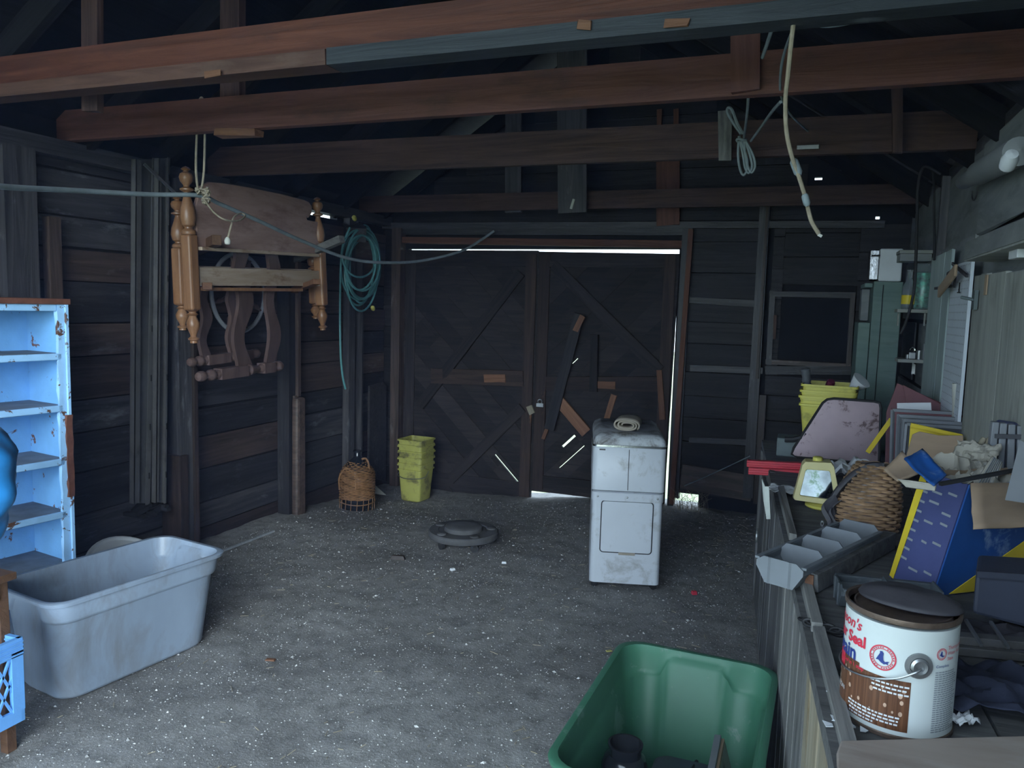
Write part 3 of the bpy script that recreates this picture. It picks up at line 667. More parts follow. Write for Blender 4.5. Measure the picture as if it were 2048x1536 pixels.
# ---- turned dark wood stand, hung upside down
ts = thing('turned_stand','dark wooden stand with wavy uprights hung under the bed frame','stand',PX(450,740,-3.3))
def turnbar(pa, pb, Xa, Xb, r):
    a, b = PX(*pa,Xa), PX(*pb,Xb); m = MB()
    turned(m,a,b,[(0,0),(.7*r,.01),(r*.9,.03),(r*.9,.06),(r*.55,.09),(r*.6,.1),(r*1.0,.13),(r*1.0,.16),(r*.6,.19),(r*.85,.21),(r*.85,.22)]); turned(m,a,b,[(r*.85,.52),(r*.55,.55),(r*1.0,.58),(r*.75,.66),(r*.5,.7),(r*.9,.73),(r*.9,.74)])
    turned(m,a,b,[(r*.9,.86),(r*.6,.89),(r*1.0,.92),(r*1.0,.97),(r*.6,1),(0,1)])
    d = b-a; m.bar(a+d*.22,a+d*.53,r*1.9,r*1.9); m.bar(a+d*.73,a+d*.87,r*1.9,r*1.9); m.build('turned_bar','darkwood',ts,smooth=True)
turnbar((394,754),(563,731),-3.2,-3.2,.034); turnbar((377,725),(517,706),-3.31,-3.31,.031)
def wavy(px0, px1, py0, py1, X, sgn=1):
    n = 24; m = MB(); rings = []
    for k in range(n+1):
        f = k/n; y = py0+(py1-py0)*f; e = (px1-px0)*.42*math.sin(f*math.pi*3.2+.4)*(1 if f > .15 else f/.15)
        a = PX(px0+max(0,-sgn*e)*0+sgn*e*.5,y,X); b = PX(px1+sgn*e*.9,y,X); rings.append([a+V((-.012,0,0)),b+V((-.012,0,0)),b+V((.012,0,0)),a+V((.012,0,0))])
    loft(m,rings); m.build('wavy_upright','darkwood',ts,smooth=30)
wavy(470,495,505,735,-3.22,-1); wavy(533,552,505,728,-3.22,1); wavy(400,416,575,716,-3.31,-1); wavy(456,474,580,708,-3.31,-1)
# ---- hose
ho = thing('garden_hose','coiled teal garden hose hung on the left wall by the corner','hose',PX(722,620,-3.42))
m = MB(); random.seed(3)
for k in range(9):
    cxp, cyp = 724+random.uniform(-9,6), 540+random.uniform(-14,10)+(-20 if k > 5 else 0); rx, ry = random.uniform(24,37), random.uniform(55,82) if k < 6 else random.uniform(40,55); XX = -3.43+k*.016
    pts = []
    for j in range(36):
        t = j*2*math.pi/36; pts.append(PX(cxp+rx*math.cos(t)-6*math.sin(t),cyp+ry*math.sin(t)+8*math.cos(t),XX+.02*math.sin(t+k)))
    m.tube(pts,.0085,8,closed=True)
m.build('coil','hose',ho,smooth=True)
m = MB(); m.tube(spline([PX(700,455,-3.33),PX(684,500,-3.36),PX(680,600,-3.4),PX(681,700,-3.41),PX(685,750,-3.41),PX(691,778,-3.41)],8),.0085,8); m.build('hanging_tail','hose',ho,smooth=True)
for q in ((709,437),(746,617)):
    p = PX(*q,-3.33); m = MB(); m.lathe([(.009,-.03),(.014,-.02),(.018,-.005),(.018,.02),(.012,.03)],p,rot('Y',35)@rot('X',60),12); m.build('coupling','brass',ho,smooth=True)
m = MB(); m.bar(PX(704,458,-3.5),PX(712,470,-3.36),.11,.16); tag(m.build('hose_hanger','char'),'dark wooden block carrying the hose','hanger')
# ---- cables, rope
def tube_thing(name, label, cat, pts, r, mat, n=8, seg=8, group=None):
    m = MB(); m.tube(spline(pts,n),r,seg); return tag(m.build(name,mat,smooth=60),label,cat,group)
tube_thing('power_cable','thick grey cable strung from the left edge past the headboard to the lintel','cable',
    [PY(-160,352,1.5),PY(0,373,1.9),PY(150,381,2.3),PY(300,389,2.7),PY(398,391,2.95),PY(440,408,3.1),PY(520,443,3.4),PY(600,480,3.8),PY(690,515,4.3),PY(760,525,4.7),PY(840,522,5.2),PY(920,503,5.65),PY(965,478,5.95),PY(988,462,6.02)],.0105,'cable')
rp = thing('rope','beige rope looped over a tie beam and knotted around the cable','rope',PY(405,400,2.93))
m = MB(); m.tube(spline([PY(398,395,2.95),PY(392,340,2.95),PY(394,260,2.94),PY(396,215,2.945),PY(403,195,2.945),PY(411,215,2.945),PY(410,262,2.945),PY(408,340,2.945),PY(403,380,2.95)],8),.0055,6); m.build('hanging_loop','rope',rp,smooth=60)
m = MB()
for k in range(6):
    c = V((-2.63+.0,2.95,0)); p = PY(404+random.uniform(-6,10),390+random.uniform(-10,12),2.93); m.tube([p+rot('X',random.uniform(-40,40))@rot('Z',random.uniform(0,180))@V((.018*math.cos(t),.018*math.sin(t)*.8,.02*math.sin(t*2+k)*.5)) for t in [j*2*math.pi/14 for j in range(14)]],.006,6,closed=True)
m.build('knot','rope',rp,smooth=60)
m = MB(); m.tube(spline([PY(408,398,2.9),PY(428,425,2.95),PY(452,440,3.0),PY(478,441,3.1),PY(490,432,3.2),PY(482,427,3.2),PY(468,434,3.1),PY(462,452,3.05),PY(456,474,3.05)],8),[.006]*65 if False else .0045,6); m.build('loose_end','rope',rp,smooth=60)
m = MB(); p = PY(455,482,3.05); m.lathe([(.004,.02),(.011,.012),(.015,0),(.013,-.014),(.006,-.018)],p,None,10); m.build('end_plug','paper',rp,smooth=True)
# ---- posts and panel leaning near the corner
m = MB(); a = PX(600,1020,-3.36); m.hexa([V((x,y,z)) for z,w_ in ((-.05,.055),(PX(600,795,-3.36).z,.05)) for x,y in ((-3.4,a.y-w_),(-3.34,a.y-w_),(-3.34,a.y+w_),(-3.4,a.y+w_))])
tag(m.build('short_post','charbrown',bevel=.02),'short rounded wooden post standing against the left wall','post')
m = MB(); pa = [PX(q[0],q[1],-3.44) for q in ((738,955),(772,962),(773,772),(766,764),(740,772))]
m.prism([(q.y,q.z) for q in pa],(-3.46,0,0),(0,1,0),(0,0,1),.02); tag(m.build('leaning_board','char'),'dark rounded board leaning in the back left corner','board')
# ---- demijohn
dz = floor_z(-3.2,5.1); dc = V((-3.17,5.12,dz)); dr = .135
dj = thing('demijohn','wicker covered demijohn standing by the left wall','demijohn',dc)
m = MB(); m.lathe([(0,.0),(dr*.85,.0),(dr*.93,.015),(dr*.93,.27),(dr*.85,.31),(dr*.6,.36),(dr*.3,.395),(.028,.41),(.026,.445),(.033,.447),(.033,.46),(.02,.46)],dc,None,28); m.build('glass_body','darkglass',dj,smooth=True)
m = MB()
for k in range(27):
    z = .095+k*.0105; r = dr*.985 if z < .27 else dr*(.985-.62*((z-.27)/.115)**1.5)
    m.tube([dc+V(((r+.004*math.sin(12*t+k*math.pi))*math.cos(t),(r+.004*math.sin(12*t+k*math.pi))*math.sin(t),z+.002*math.sin(3*t+k))) for t in [j*2*math.pi/48 for j in range(48)]],.0052,5,closed=True)
o_ = m.build('wicker_weave','wicker',dj,smooth=60); o_['kind'] = 'stuff'
for k in range(18):
    t = k*2*math.pi/18; m = MB(); m.tube([dc+V((dr*math.cos(t),dr*math.sin(t),0.0)),dc+V((dr*math.cos(t+.05),dr*math.sin(t+.05),.1))],.003,5); m.build('wicker_stake','wicker',dj)
m = MB(); m.tube([dc+V(((dr+.004)*math.cos(t),(dr+.004)*math.sin(t),.06+.006*math.sin(2*t))) for t in [j*2*math.pi/40 for j in range(40)]],.004,5,closed=True); m.build('loose_hoop','wicker',dj)
m = MB(); m.tube(spline([dc+V((-.09,-.11,.16)),dc+V((-.085,-.12,.26)),dc+V((-.03,-.11,.335)),dc+V((.05,-.115,.28)),dc+V((.065,-.125,.18))],8),.007,6); m.build('handle','wicker',dj,smooth=True)
m = MB(); m.tube(spline([dc+V((.03,0,.39)),dc+V((.075,0,.4)),dc+V((.1,.0,.36)),dc+V((.1,0,.31))],8),.008,6); m.build('neck_handle','wicker',dj,smooth=True)
m = MB(); p = PZ(740,985,floor_z(-3.1,5.6)+.012); m.add([p+V((-.03,-.02,0)),p+V((.16,-.0,-.005)),p+V((.02,.06,.05)),p+V((-.05,.05,.04))],[(0,1,2,3)]); tag(m.build('paper_scrap','paper',solid=.002),'white paper scrap on the floor beside the demijohn','paper')
# ---- yellow square buckets
def sq_bucket(c, z, wt, wb, H, label, group, mat='yellow', ang=0, handle=False, cut=True):
    t = thing('square_bucket', label, 'bucket', V((c[0],c[1],z)), group); M = rot('Z', ang)
    def ring(w_, zz): return [M @ V((x,y,0))+V((c[0],c[1],z+zz)) for x, y in rrect(w_/2,w_/2,.022,4)]
    m = MB(); loft(m,[ring(wb-.02,0),ring(wb,.01),ring(wt-.012,H-.055),ring(wt+.004,H-.053),ring(wt+.004,H-.042),ring(wt-.01,H-.04),ring(wt-.008,H-.014),ring(wt+.012,H-.012),ring(wt+.012,H),ring(wt-.004,H),ring(wt-.018,H-.05),ring(wb-.01,.012)])
    m.build('shell',mat,t,smooth=40)
    if handle:
        h0, h1 = M @ V((-wt/2-.008,0,0))+V((c[0],c[1],z+H-.06)), M @ V((wt/2+.008,0,0))+V((c[0],c[1],z+H-.06)); q = M @ V((0,-wt/2-.03,-.05))
        m = MB(); m.tube(spline([h0, h0+q*.6+V((0,0,-.01)),(h0+h1)/2+q,h1+q*.6+V((0,0,-.01)),h1],8),.003,5); m.build('wire_handle','steel',t,smooth=True)
    return t
random.seed(11)
bz = floor_z(-2.98,5.72); bc = (-2.97,5.72)
NB = ['lowest yellow square bucket of the nested stack by the door','second lowest yellow bucket nested in the stack by the door','middle yellow bucket nested in the stack by the door','second highest yellow bucket nested in the stack by the door','topmost yellow bucket of the nested stack by the door']
for k in range(5): sq_bucket((bc[0]+random.uniform(-.003,.003),bc[1]),bz+k*.052+.004,.232,.185,.315,NB[k],'yellow buckets nested by the door','yellowold',handle=(k==0),ang=-4)
# ---- round dolly
dlc = V((-1.97,4.47,0)); dl = thing('round_dolly','round dark plastic dolly lying on the dirt floor','dolly',dlc)
m = MB(); m.lathe([(0,.052),(.19,.052),(.222,.056),(.228,.064),(.228,.09),(.22,.098),(.165,.1),(.158,.094),(.125,.096),(.12,.12),(.11,.128),(.06,.13),(0,.131)],dlc,None,48); m.build('deck','dollygrey',dl,smooth=True)
for k in range(5):
    t = k*2*math.pi/5+.5; p = dlc+V((.18*math.cos(t),.18*math.sin(t),0))
    m = MB(); m.lathe([(.03,.099),(.03,.104),(.022,.108),(0,.108)],p,None,14,cap=False); m.build('bolt_cap','dollygrey',dl,smooth=True)
    m = MB(); m.lathe([(.008,-.011),(.026,-.01),(.026,.01),(.008,.011)],p+V((0,0,.026)),rot('Z',k*50)@rot('X',90),14); m.box(p+V((0,0,.045)),(.02,.03,.025)); m.build('caster','rubber',dl,smooth=True)
m = MB(); m.bar(PZ(432,1107,.012),PZ(548,1062,.006),.012,.014); tag(m.build('light_streak','lightstreak'),'thin pale bar standing in for a light streak on the floor along the left wall','stick')  # pale bar imitating a faint streak of light on the floor
# ---- white enamel appliance
aa = math.radians(15); wx = V((math.cos(aa),math.sin(aa),0)); wy = V((-math.sin(aa),math.cos(aa),0)); A0 = PZ(1178,1163,.035); A0.z = 0
AW, AD = .385, .64
ap = thing('cooler','white enamel cabinet appliance on casters in front of the doors','appliance',A0+wx*AW/2+wy*AD/2)
def apring(a0,a1,b0,b1,z,r):
    cxx, cyy = (a0+a1)/2, (b0+b1)/2; return [A0+wx*(cxx+x)+wy*(cyy+y)+V((0,0,z)) for x, y in rrect((a1-a0)/2,(b1-b0)/2,r,5)]
m = MB(); loft(m,[apring(0.0,AW,0,AD,.035,.03),apring(0,AW,0,AD,.545,.03),apring(.006,AW-.006,.006,AD-.006,.55,.03)]); m.build('lower_body','enamel',ap,smooth=40)
m = MB(); loft(m,[apring(-.004,AW+.004,-.006,AD,.556,.03),apring(-.006,AW+.006,-.012,AD,.56,.032),apring(-.006,AW+.006,-.012,AD,.795,.032),apring(-.002,AW+.002,-.008,AD,.80,.03)]); m.build('upper_body','enamel',ap,smooth=40)
m = MB(); loft(m,[apring(-.006,AW+.006,-.012,AD,.812,.035),apring(-.004,AW+.004,-.01,AD,.83,.035),apring(.004,AW-.004,0,AD-.01,.852,.035),apring(.03,AW-.03,.03,AD-.03,.868,.03)]); m.build('lid','enameldirt',ap,smooth=60)
m = MB(); loft(m,[apring(-.010,AW+.010,-.016,AD,.801,.035),apring(-.010,AW+.010,-.016,AD,.811,.035)]); m.build('chrome_trim','chrome',ap,smooth=40)
m = MB(); loft(m,[apring(-.004,AW+.004,-.006,AD,.50,.032),apring(-.004,AW+.004,-.006,AD,.546,.032)]); m.build('band','enamel',ap,smooth=40)
def apf(a, z, d=0): return A0+wx*a+wy*(-d)+V((0,0,z))
m = MB(); pd = [(x,y) for x,y in rrect(.138,.142,.018,4)]; m.prism([(.193+x,.355+y) for x,y in pd],apf(0,0,-.004),wx,V((0,0,1)),.010); m.build('front_door','enamel',ap,bevel=.002)
m = MB(); m.tube([apf(.193+x,.355+y,.0015) for x,y in rrect(.141,.145,.018,4)],.0028,5,closed=True); m.build('door_gasket','rubber',ap)
m = MB(); m.box((0,0,0),(.09,.008,.014)); m.v = [apf(.2,.206,.004)+wx*v.x-wy*v.y+V((0,0,v.z)) for v in m.v]; m.build('door_pull','canvas',ap)
m = MB(); m.bar(apf(.19,.565,.0125),apf(.19,.79,.0125),.003,.002,(1,0,0)); m.build('seam','rubber',ap)
for a in (.03,.19,.355):
    m = MB(); m.lathe([(.006,0),(.005,.002),(0,.003)],apf(a,.523,.006),Matrix((wx,V((0,0,1)),-wy)).transposed(),10); m.build('rivet','steel',ap)
m = MB(); m.box((0,0,0),(.032,.002,.008)); m.v = [apf(.045,.785,.0125)+wx*v.x-wy*v.y+V((0,0,v.z)) for v in m.v]; m.build('maker_badge','zinc',ap)
for a, b in ((.03,.03),(AW-.03,.03),(.03,AD-.03),(AW-.03,AD-.03)):
    p = A0+wx*a+wy*b; m = MB(); m.lathe([(.005,-.009),(.019,-.008),(.019,.008),(.005,.009)],p+V((0,0,.02)),rot('Z',30)@rot('X',90),12); m.box(p+V((0,0,.032)),(.02,.02,.014)); m.build('caster','iron',ap,smooth=True)
m = MB(); p = A0+wx*(AW+.02)+wy*.3+V((0,0,.44)); m.lathe([(.05,-.006),(.055,-.003),(.055,.003),(.05,.006)],p,rot('Z',15)@rot('Y',90),18); m.build('side_wheel','iron',ap)
# folded canvas roll on the lid
fc = A0+wx*.175+wy*.14+V((0,0,.868)); fr_ = thing('folded_cloth','folded dirty canvas roll lying on the white appliance','cloth',fc)
fa = math.radians(-8); fx = V((math.cos(aa+fa),math.sin(aa+fa),0)); fy = V((-math.sin(aa+fa),math.cos(aa+fa),0))
m = MB(); prof = []
for k in range(60):
    f = k/59; t = f*2*math.pi*2.6-.6; q = 1-.62*f; cx_, sx_ = math.cos(t), math.sin(t)
    prof.append((q*.076*math.copysign(abs(cx_)**.8,cx_)+.008*f, .036+q*.034*math.copysign(abs(sx_)**.9,sx_)))
rings = [[fc+fx*a*(1-.05*f)+fy*(f*.22-.03)+V((0,0,b+.004*math.sin(f*4))) for a,b in prof] for f in (0,.2,.4,.6,.8,1)]
loft(m,rings,False,False,False); m.build('roll','canvas',fr_,smooth=60,solid=.008)
# ============================================================ RIGHT SIDE
BZ = .85
def xb(y): return .19-.08*y
MT['red'] = plain('red_painted_metal', (.45,.03,.05), .4, var=.15, scale=6, dirt=(.2,.02,.03), lo=.6, hi=.8)
MT['pink'] = plain('scratched_pinkish_metal', (.2,.15,.165), .33, .4, var=.2, scale=3, dirt=(.06,.035,.035), lo=.53, hi=.6, ds=11, bump=.06)
MT['lampyellow'] = plain('faded_yellow_plastic', (.48,.42,.2), .45, var=.12, scale=5, dirt=(.3,.25,.12), lo=.6, hi=.8)
MT['mirror'] = plain('mirror_glass', (.11,.125,.13), .06, 1, var=.5, scale=9, bump=0, dirt=(.05,.07,.05), lo=.5, hi=.6, ds=18)
MT['wicker2'] = plain('light_wicker', (.25,.155,.09), .6, var=.5, scale=14)
MT['bluecard'] = plain('blue_printed_cardboard', (.014,.075,.28), .5, var=.25, scale=5, dirt=(.16,.24,.42), lo=.56, hi=.64, ds=7, bump=.04)
MT['bluecard2'] = plain('grey_blue_printed_cardboard', (.05,.06,.16), .55, var=.2, scale=5)
MT['yellowcard'] = plain('yellow_printed_cardboard', (.6,.45,.03), .5, var=.15, scale=8)
MT['card'] = plain('brown_cardboard', (.3,.215,.15), .85, var=.1, scale=6, bump=.05, stretch=(1,1,6))
MT['printwhite'] = plain('white_print', (.6,.62,.65), .6, var=.05)
MT['maroon'] = plain('maroon_board', (.14,.05,.06), .5, var=.15)
MT['framegrey'] = plain('grey_framed_board', (.17,.18,.2), .55, var=.15)
MT['framedark'] = plain('dark_framed_board', (.06,.06,.07), .6, var=.2)
MT['news'] = plain('old_newspaper', (.31,.29,.25), .9, var=.12, dirt=(.12,.115,.11), lo=.55, hi=.7, ds=14)
MT['binplastic'] = plain('dusty_grey_bin_plastic', (.15,.165,.185), .6, var=.15, dirt=(.28,.29,.3), lo=.62, hi=.75, ds=20)
MT['bindark'] = plain('dark_grey_bin_plastic', (.055,.065,.075), .6, var=.2, dirt=(.14,.15,.16), lo=.6, hi=.8, ds=15)
MT['navybin'] = plain('navy_plastic', (.03,.035,.055), .55, var=.15)
MT['canwhite'] = plain('can_label_white', (.52,.56,.56), .35, var=.05, dirt=(.36,.39,.38), lo=.6, hi=.8, bump=.02)
MT['canwood'] = wood('printed_wood_picture', (.06,.025,.014), (.17,.075,.04), .4, 0, axis=2, g=160, bump=0, spec=.3)
MT['canmetal'] = plain('rusty_can_rim', (.14,.1,.08), .45, .6, var=.4, scale=25)
MT['printred'] = plain('red_print', (.55,.03,.06), .5, var=.05); MT['printblue'] = plain('navy_print', (.02,.04,.2), .5, var=.05); MT['printgrey'] = plain('grey_print', (.22,.24,.27), .6, var=.05)
MT['droplet'] = plain('printed_water_drop', (.45,.3,.22), .4, var=.4, scale=60)
MT['navycloth'] = plain('navy_printed_cloth', (.02,.024,.045), .9, var=.3, scale=8, dirt=(.2,.22,.26), lo=.68, hi=.72, ds=18)
MT['jarplastic'] = plain('dark_smoky_plastic', (.03,.033,.04), .15, spec=.6, bump=0)
MT['clear'] = glass('clear_glass', (.85,.95,1)); MT['foil'] = plain('green_sparkling_filling', (.04,.24,.16), .3, .3, var=.9, scale=50)
MT['grip'] = plain('dark_grey_grip', (.08,.085,.095), .5); MT['purple'] = plain('maroon_handle', (.09,.015,.035), .3)
MT['boxgreen'] = plain('grey_green_metal_box', (.1,.125,.13), .55, var=.15)
MT['roll'] = plain('grey_padding', (.2,.21,.22), .85, var=.1)
MT['leather'] = plain('black_leather', (.035,.033,.04), .6, var=.3)
MT['chips'] = plain('pale_paint_flakes', (.55,.58,.62), .7, var=.1)
# ---- workbench
wb = thing('workbench','long weathered wooden workbench along the right wall','workbench',(.35,2.6,0))
y0, y1 = .75, 4.45
for k in range(4):
    f0, f1 = k/4, (k+1)/4-.012; X = lambda y, f: xb(y)+(XR-.015-xb(y))*f; zt = BZ-random.uniform(0,.003)
    m = MB(); m.hexa([(X(y0,f0),y0,zt-.035),(X(y0,f1),y0,zt-.035),(X(y1,f1),y1,zt-.035),(X(y1,f0),y1,zt-.035),(X(y0,f0),y0,zt),(X(y0,f1),y0,zt),(X(y1,f1),y1,zt),(X(y1,f0),y1,zt)])
    m.build('top_board','greydarkY' if 'greydarkY' in MT else 'greydark',wb)
y = 1.02; k = 0; fn = V((-1,-.08,0)).normalized()
while y < 4.4:
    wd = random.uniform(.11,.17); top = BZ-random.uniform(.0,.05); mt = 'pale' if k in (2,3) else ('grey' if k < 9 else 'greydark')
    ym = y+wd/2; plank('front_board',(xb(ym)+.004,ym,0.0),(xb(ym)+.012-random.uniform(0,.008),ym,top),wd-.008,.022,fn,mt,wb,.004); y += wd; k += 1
for a, b, mt in ((1.0,1.75,'grey'),(1.78,2.3,'grey'),(2.5,3.15,'grey')):
    plank('edge_strip',(xb(a)+.016,a,BZ+.004),(xb(b)+.016,b,BZ+.012),.03,.022,fn,mt,wb,.004)
plank('corner_post',(xb(2.1)+.004,2.14,0),(xb(2.1)+.0,2.14,BZ+.01),.12,.05,fn,'grey',wb); plank('corner_post',(xb(2.45)+.008,2.42,0),(xb(2.4)+.0,2.42,BZ-.02),.1,.05,fn,'grey',wb)
plank('corner_post',(xb(4.3)-.01,4.36,0),(xb(4.3)-.01,4.36,BZ-.04),.1,.08,fn,'greydark',wb)
plank('broken_board',(xb(1.6)-.002,1.62,.25),(xb(1.6)-.002,1.70,.83),.09,.02,fn,'pale',wb,.008)
# ---- slatted grille at the bench edge
g0 = V((xb(2.95)-.02,2.80,BZ-.02)); gl = thing('metal_grille','rusty slatted metal grille standing at the bench edge beside the yellow mirror','grille',g0+V((-.0,.12,0)))
gd = V((-.08,1,0)).normalized()
for k in range(8):
    p = g0+gd*(k*.036); m = MB(); m.bar(p,p+V((-.012,0,.115-.004*k)),.014,.006,(1,0,0)); m.build('slat','steel',gl)
for z in (.005,.11): m = MB(); m.bar(g0+V((-z*.1,0,z)),g0+gd*.26+V((-z*.1,0,z-.02*(z>.05))),.012,.012); m.build('frame_bar','zinc',gl)
m = MB(); p = g0+V((-.03,-.12,-.03)); m.tube([p+V((0,.022*math.cos(t),.022*math.sin(t))) for t in [j*2*math.pi/14 for j in range(14)]],.0035,6,closed=True); m.build('hanging_ring','steel',gl)
# ---- paint can
cc = V((.195,1.455,BZ)); CR, CH = .0905, .203
can = thing('paint_can','white paint can with a brown wood picture on its label, on the bench','paint can',cc)
m = MB(); m.lathe([(CR*.97,0),(CR,.004),(CR,.008),(CR*.985,.012),(CR*.985,CH-.012)],cc,None,56); m.build('body','canwhite',can,smooth=True)
m = MB(); m.lathe([(CR*.985,CH-.008),(CR*1.012,CH-.006),(CR*1.018,CH-.001),(CR*1.01,CH+.003),(CR*.96,CH+.002),(CR*.94,CH-.008),(CR*.86,CH-.008),(CR*.85,CH-.002),(CR*.82,CH-.002),(CR*.8,CH-.006),(0,CH-.006)],cc,None,56); m.build('lid','canmetal',can,smooth=True)
m = MB(); m.lathe([(CR*.985,-.0005),(CR*1.015,.001),(CR*1.015,.007),(CR*.985,.010)],cc,None,56,cap=False); m.build('bottom_rim','canmetal',can,smooth=True)
tc_ = math.atan2(-cc.y, -cc.x)   # direction to the viewer's side
def cpt(phi, z, off=.0): a = tc_+math.radians(phi); r = CR*.985+off; return cc+V((r*math.cos(a), r*math.sin(a), z))
def cpatch(name, p0, p1, z0, z1, mat, off, par=can, n=24, nz=1):
    m = MB(); m.grid(lambda u,v: cpt(p0+(p1-p0)*u, z0+(z1-z0)*v, off), n, nz); return m.build(name,mat,par,smooth=60)
def ctext(s, z, phi_end, size, mat, off=.0012, bold=0, shear=0, name='lettering', sx=1, left=False):
    vs, fs = text_geo(s,size,bold,shear,sx); w_ = max(v[0] for v in vs); m = MB()
    k = 180/math.pi/(CR*.985)
    vv = [cpt((phi_end+(x if left else x-w_)*k), z+y, off) for x, y in vs]; m.add(vv, fs); return m.build(name,mat,can)
cpatch('wood_picture',-115,14,.016,.103,'canwood',.0006)
cpatch('picture_crest',-115,-40,.103,.11,'canwood',.0006)
ctext("Thompson's",CH-.038,-40,.026,'printred',bold=.0004,shear=.25); ctext('Water Seal',CH-.064,-34,.027,'printred',bold=.0009); ctext('Stain',CH-.092,-46,.034,'printblue',bold=.0011)
ctext('waterproof in 1 step',CH-.104,-34,.0098,'printred',bold=.0002)
ctext('GALLON',.045,-62,.012,'printwhite',.0014)
m = MB(); random.seed(6)     # print too small to read in the photograph
for z, pa_, pb_ in ((.092,-26,9),(.085,-24,9),(.078,-22,9),(.037,-52,5),(.031,-52,4),(.025,-50,5),(.019,-50,-20)):
    ph = pa_
    while ph < pb_:
        w_ = random.uniform(2,5.5); m.add([cpt(ph,z,.0014),cpt(ph+w_,z,.0014),cpt(ph+w_,z+.003,.0014),cpt(ph,z+.003,.0014)],[(0,1,2,3)]); ph += w_+1.1
o_ = m.build('caption_lines','printwhite',can); o_['kind'] = 'stuff'
random.seed(5)
for k in range(24):
    ph, z, r = random.uniform(-80,10), random.uniform(.035,.092), random.uniform(.0012,.0038); m = MB()
    m.add([cpt(ph+math.degrees(r*math.cos(t)/CR),z+r*1.35*math.sin(t),.0013) for t in [j*2*math.pi/10 for j in range(10)]],[tuple(range(10))]); m.build('water_drop','droplet',can)
def clogo(ph, z, R_, nm):
    def ringm(r0, r1, mat, par, name):
        m = MB(); n = 32
        for j in range(n):
            for r in (r0,r1): t = j*2*math.pi/n; m.v.append(cpt(ph+math.degrees(r*math.cos(t)/CR),z+r*math.sin(t),.0013))
        m.f = [(2*j,2*j+1,(2*j+3)%(2*n),(2*j+2)%(2*n)) for j in range(n)]; return m.build(name,mat,par)
    o = ringm(R_*.9,R_,'printred',can,nm); ringm(R_*.68,R_*.73,'printred',o,'inner_ring')
    m = MB()
    for j in range(28):
        if j % 7 == 6: continue
        t = j*2*math.pi/28; m.add([cpt(ph+math.degrees((R_*r)*math.cos(t+d)/CR),z+R_*r*math.sin(t+d),.0014) for r,d in ((.77,-.06),(.86,-.06),(.86,.06),(.77,.06))],[(0,1,2,3)])
    o_ = m.build('ring_lettering','printred',o); o_['kind'] = 'stuff'
    sh = [(-.05,.55),(-.22,.5),(-.2,.35),(-.3,.15),(-.42,-.1),(-.5,-.28),(-.3,-.25),(-.1,-.42),(.15,-.52),(.3,-.45),(.48,-.5),(.42,-.35),(.55,-.2),(.38,-.22),(.22,-.3),(.1,-.18),(.06,.1),(.08,.38)]
    m = MB(); m.add([cpt(ph+math.degrees(x*R_*.95/CR),z+y*R_*.95,.0014) for x,y in sh],[tuple(range(len(sh)))]); m.build('animal_emblem','printblue',o)
clogo(-15,CH-.068,.0215,'round_logo'); clogo(44,CH-.05,.010,'small_round_logo')
ctext('Thompson\'s',CH-.044,52,.009,'printred',left=True); ctext('Water Seal',CH-.053,52,.008,'printred',left=True); ctext('Stain',CH-.062,52,.008,'printred',left=True); ctext('Complete',CH-.073,38,.0068,'printblue',left=True)
m = MB()
for k in range(30):
    z = CH-.082-k*.0038
    if z < .018: break
    p1 = 74-random.uniform(0,8)
    for j in range(7):
        a, b = 38+(p1-38)*j/7, 38+(p1-38)*(j+.85)/7; m.add([cpt(a,z,.0012),cpt(b,z,.0012),cpt(b,z+.0017,.0012),cpt(a,z+.0017,.0012)],[(0,1,2,3)])
o_ = m.build('small_print','printgrey',can); o_['kind'] = 'stuff'
a = tc_+math.radians(20); er = V((math.cos(a),math.sin(a),0)); Me = Matrix((er.cross(V((0,0,1))),V((0,0,1)),er)).transposed() if False else Matrix((V((0,0,1)).cross(er),V((0,0,1)),er)).transposed()
m = MB(); m.lathe([(.022,0),(.021,.003),(.015,.004),(.014,.001),(.0145,.006),(.011,.009),(.007,.008),(.005,.003),(0,.003)],cpt(20,CH-.07,0),Me,24); m.build('bail_ear','steel',can,smooth=True)
m = MB(); m.tube(spline([cpt(20,CH-.07,.012),cpt(14,CH-.076,.016),cpt(0,CH-.092,.012),cpt(-20,CH-.105,.006),cpt(-45,CH-.113,.004),cpt(-70,CH-.116,.004),cpt(-100,CH-.115,.004),cpt(-140,CH-.10,.009)],8),.0018,6); m.build('wire_bail','steel',can,smooth=True)
cpatch('paint_smear',-84,-66,.085,.118,'printred',.001,n=6)
m = MB()
def flap(u, v):
    x = (u-.5)*.165; e = math.sqrt(max(0,1-(2*u-1)**2)); y = (v-.5)*.115*(e*.9+.06); z = CH+.004+.03*e*math.sin(v*math.pi)*(.8+.2*noise.noise(V((u*5,v*5,1)))); p = rot('Z',-16)@V((x,y,0)); return cc+V((p.x+.012,p.y+.012,z))
m.grid(flap,24,14); tag(m.build('leather_scrap','leather',smooth=80,solid=.003),'black leather scrap lying on top of the paint can','scrap')
m = MB(); m.box(cc+V((-.035,.02,CH+.004)),(.03,.014,.006),rot('Z',-20)); tag(m.build('wood_chip','pale'),'small wood chip lying on the paint can lid','wood chip')
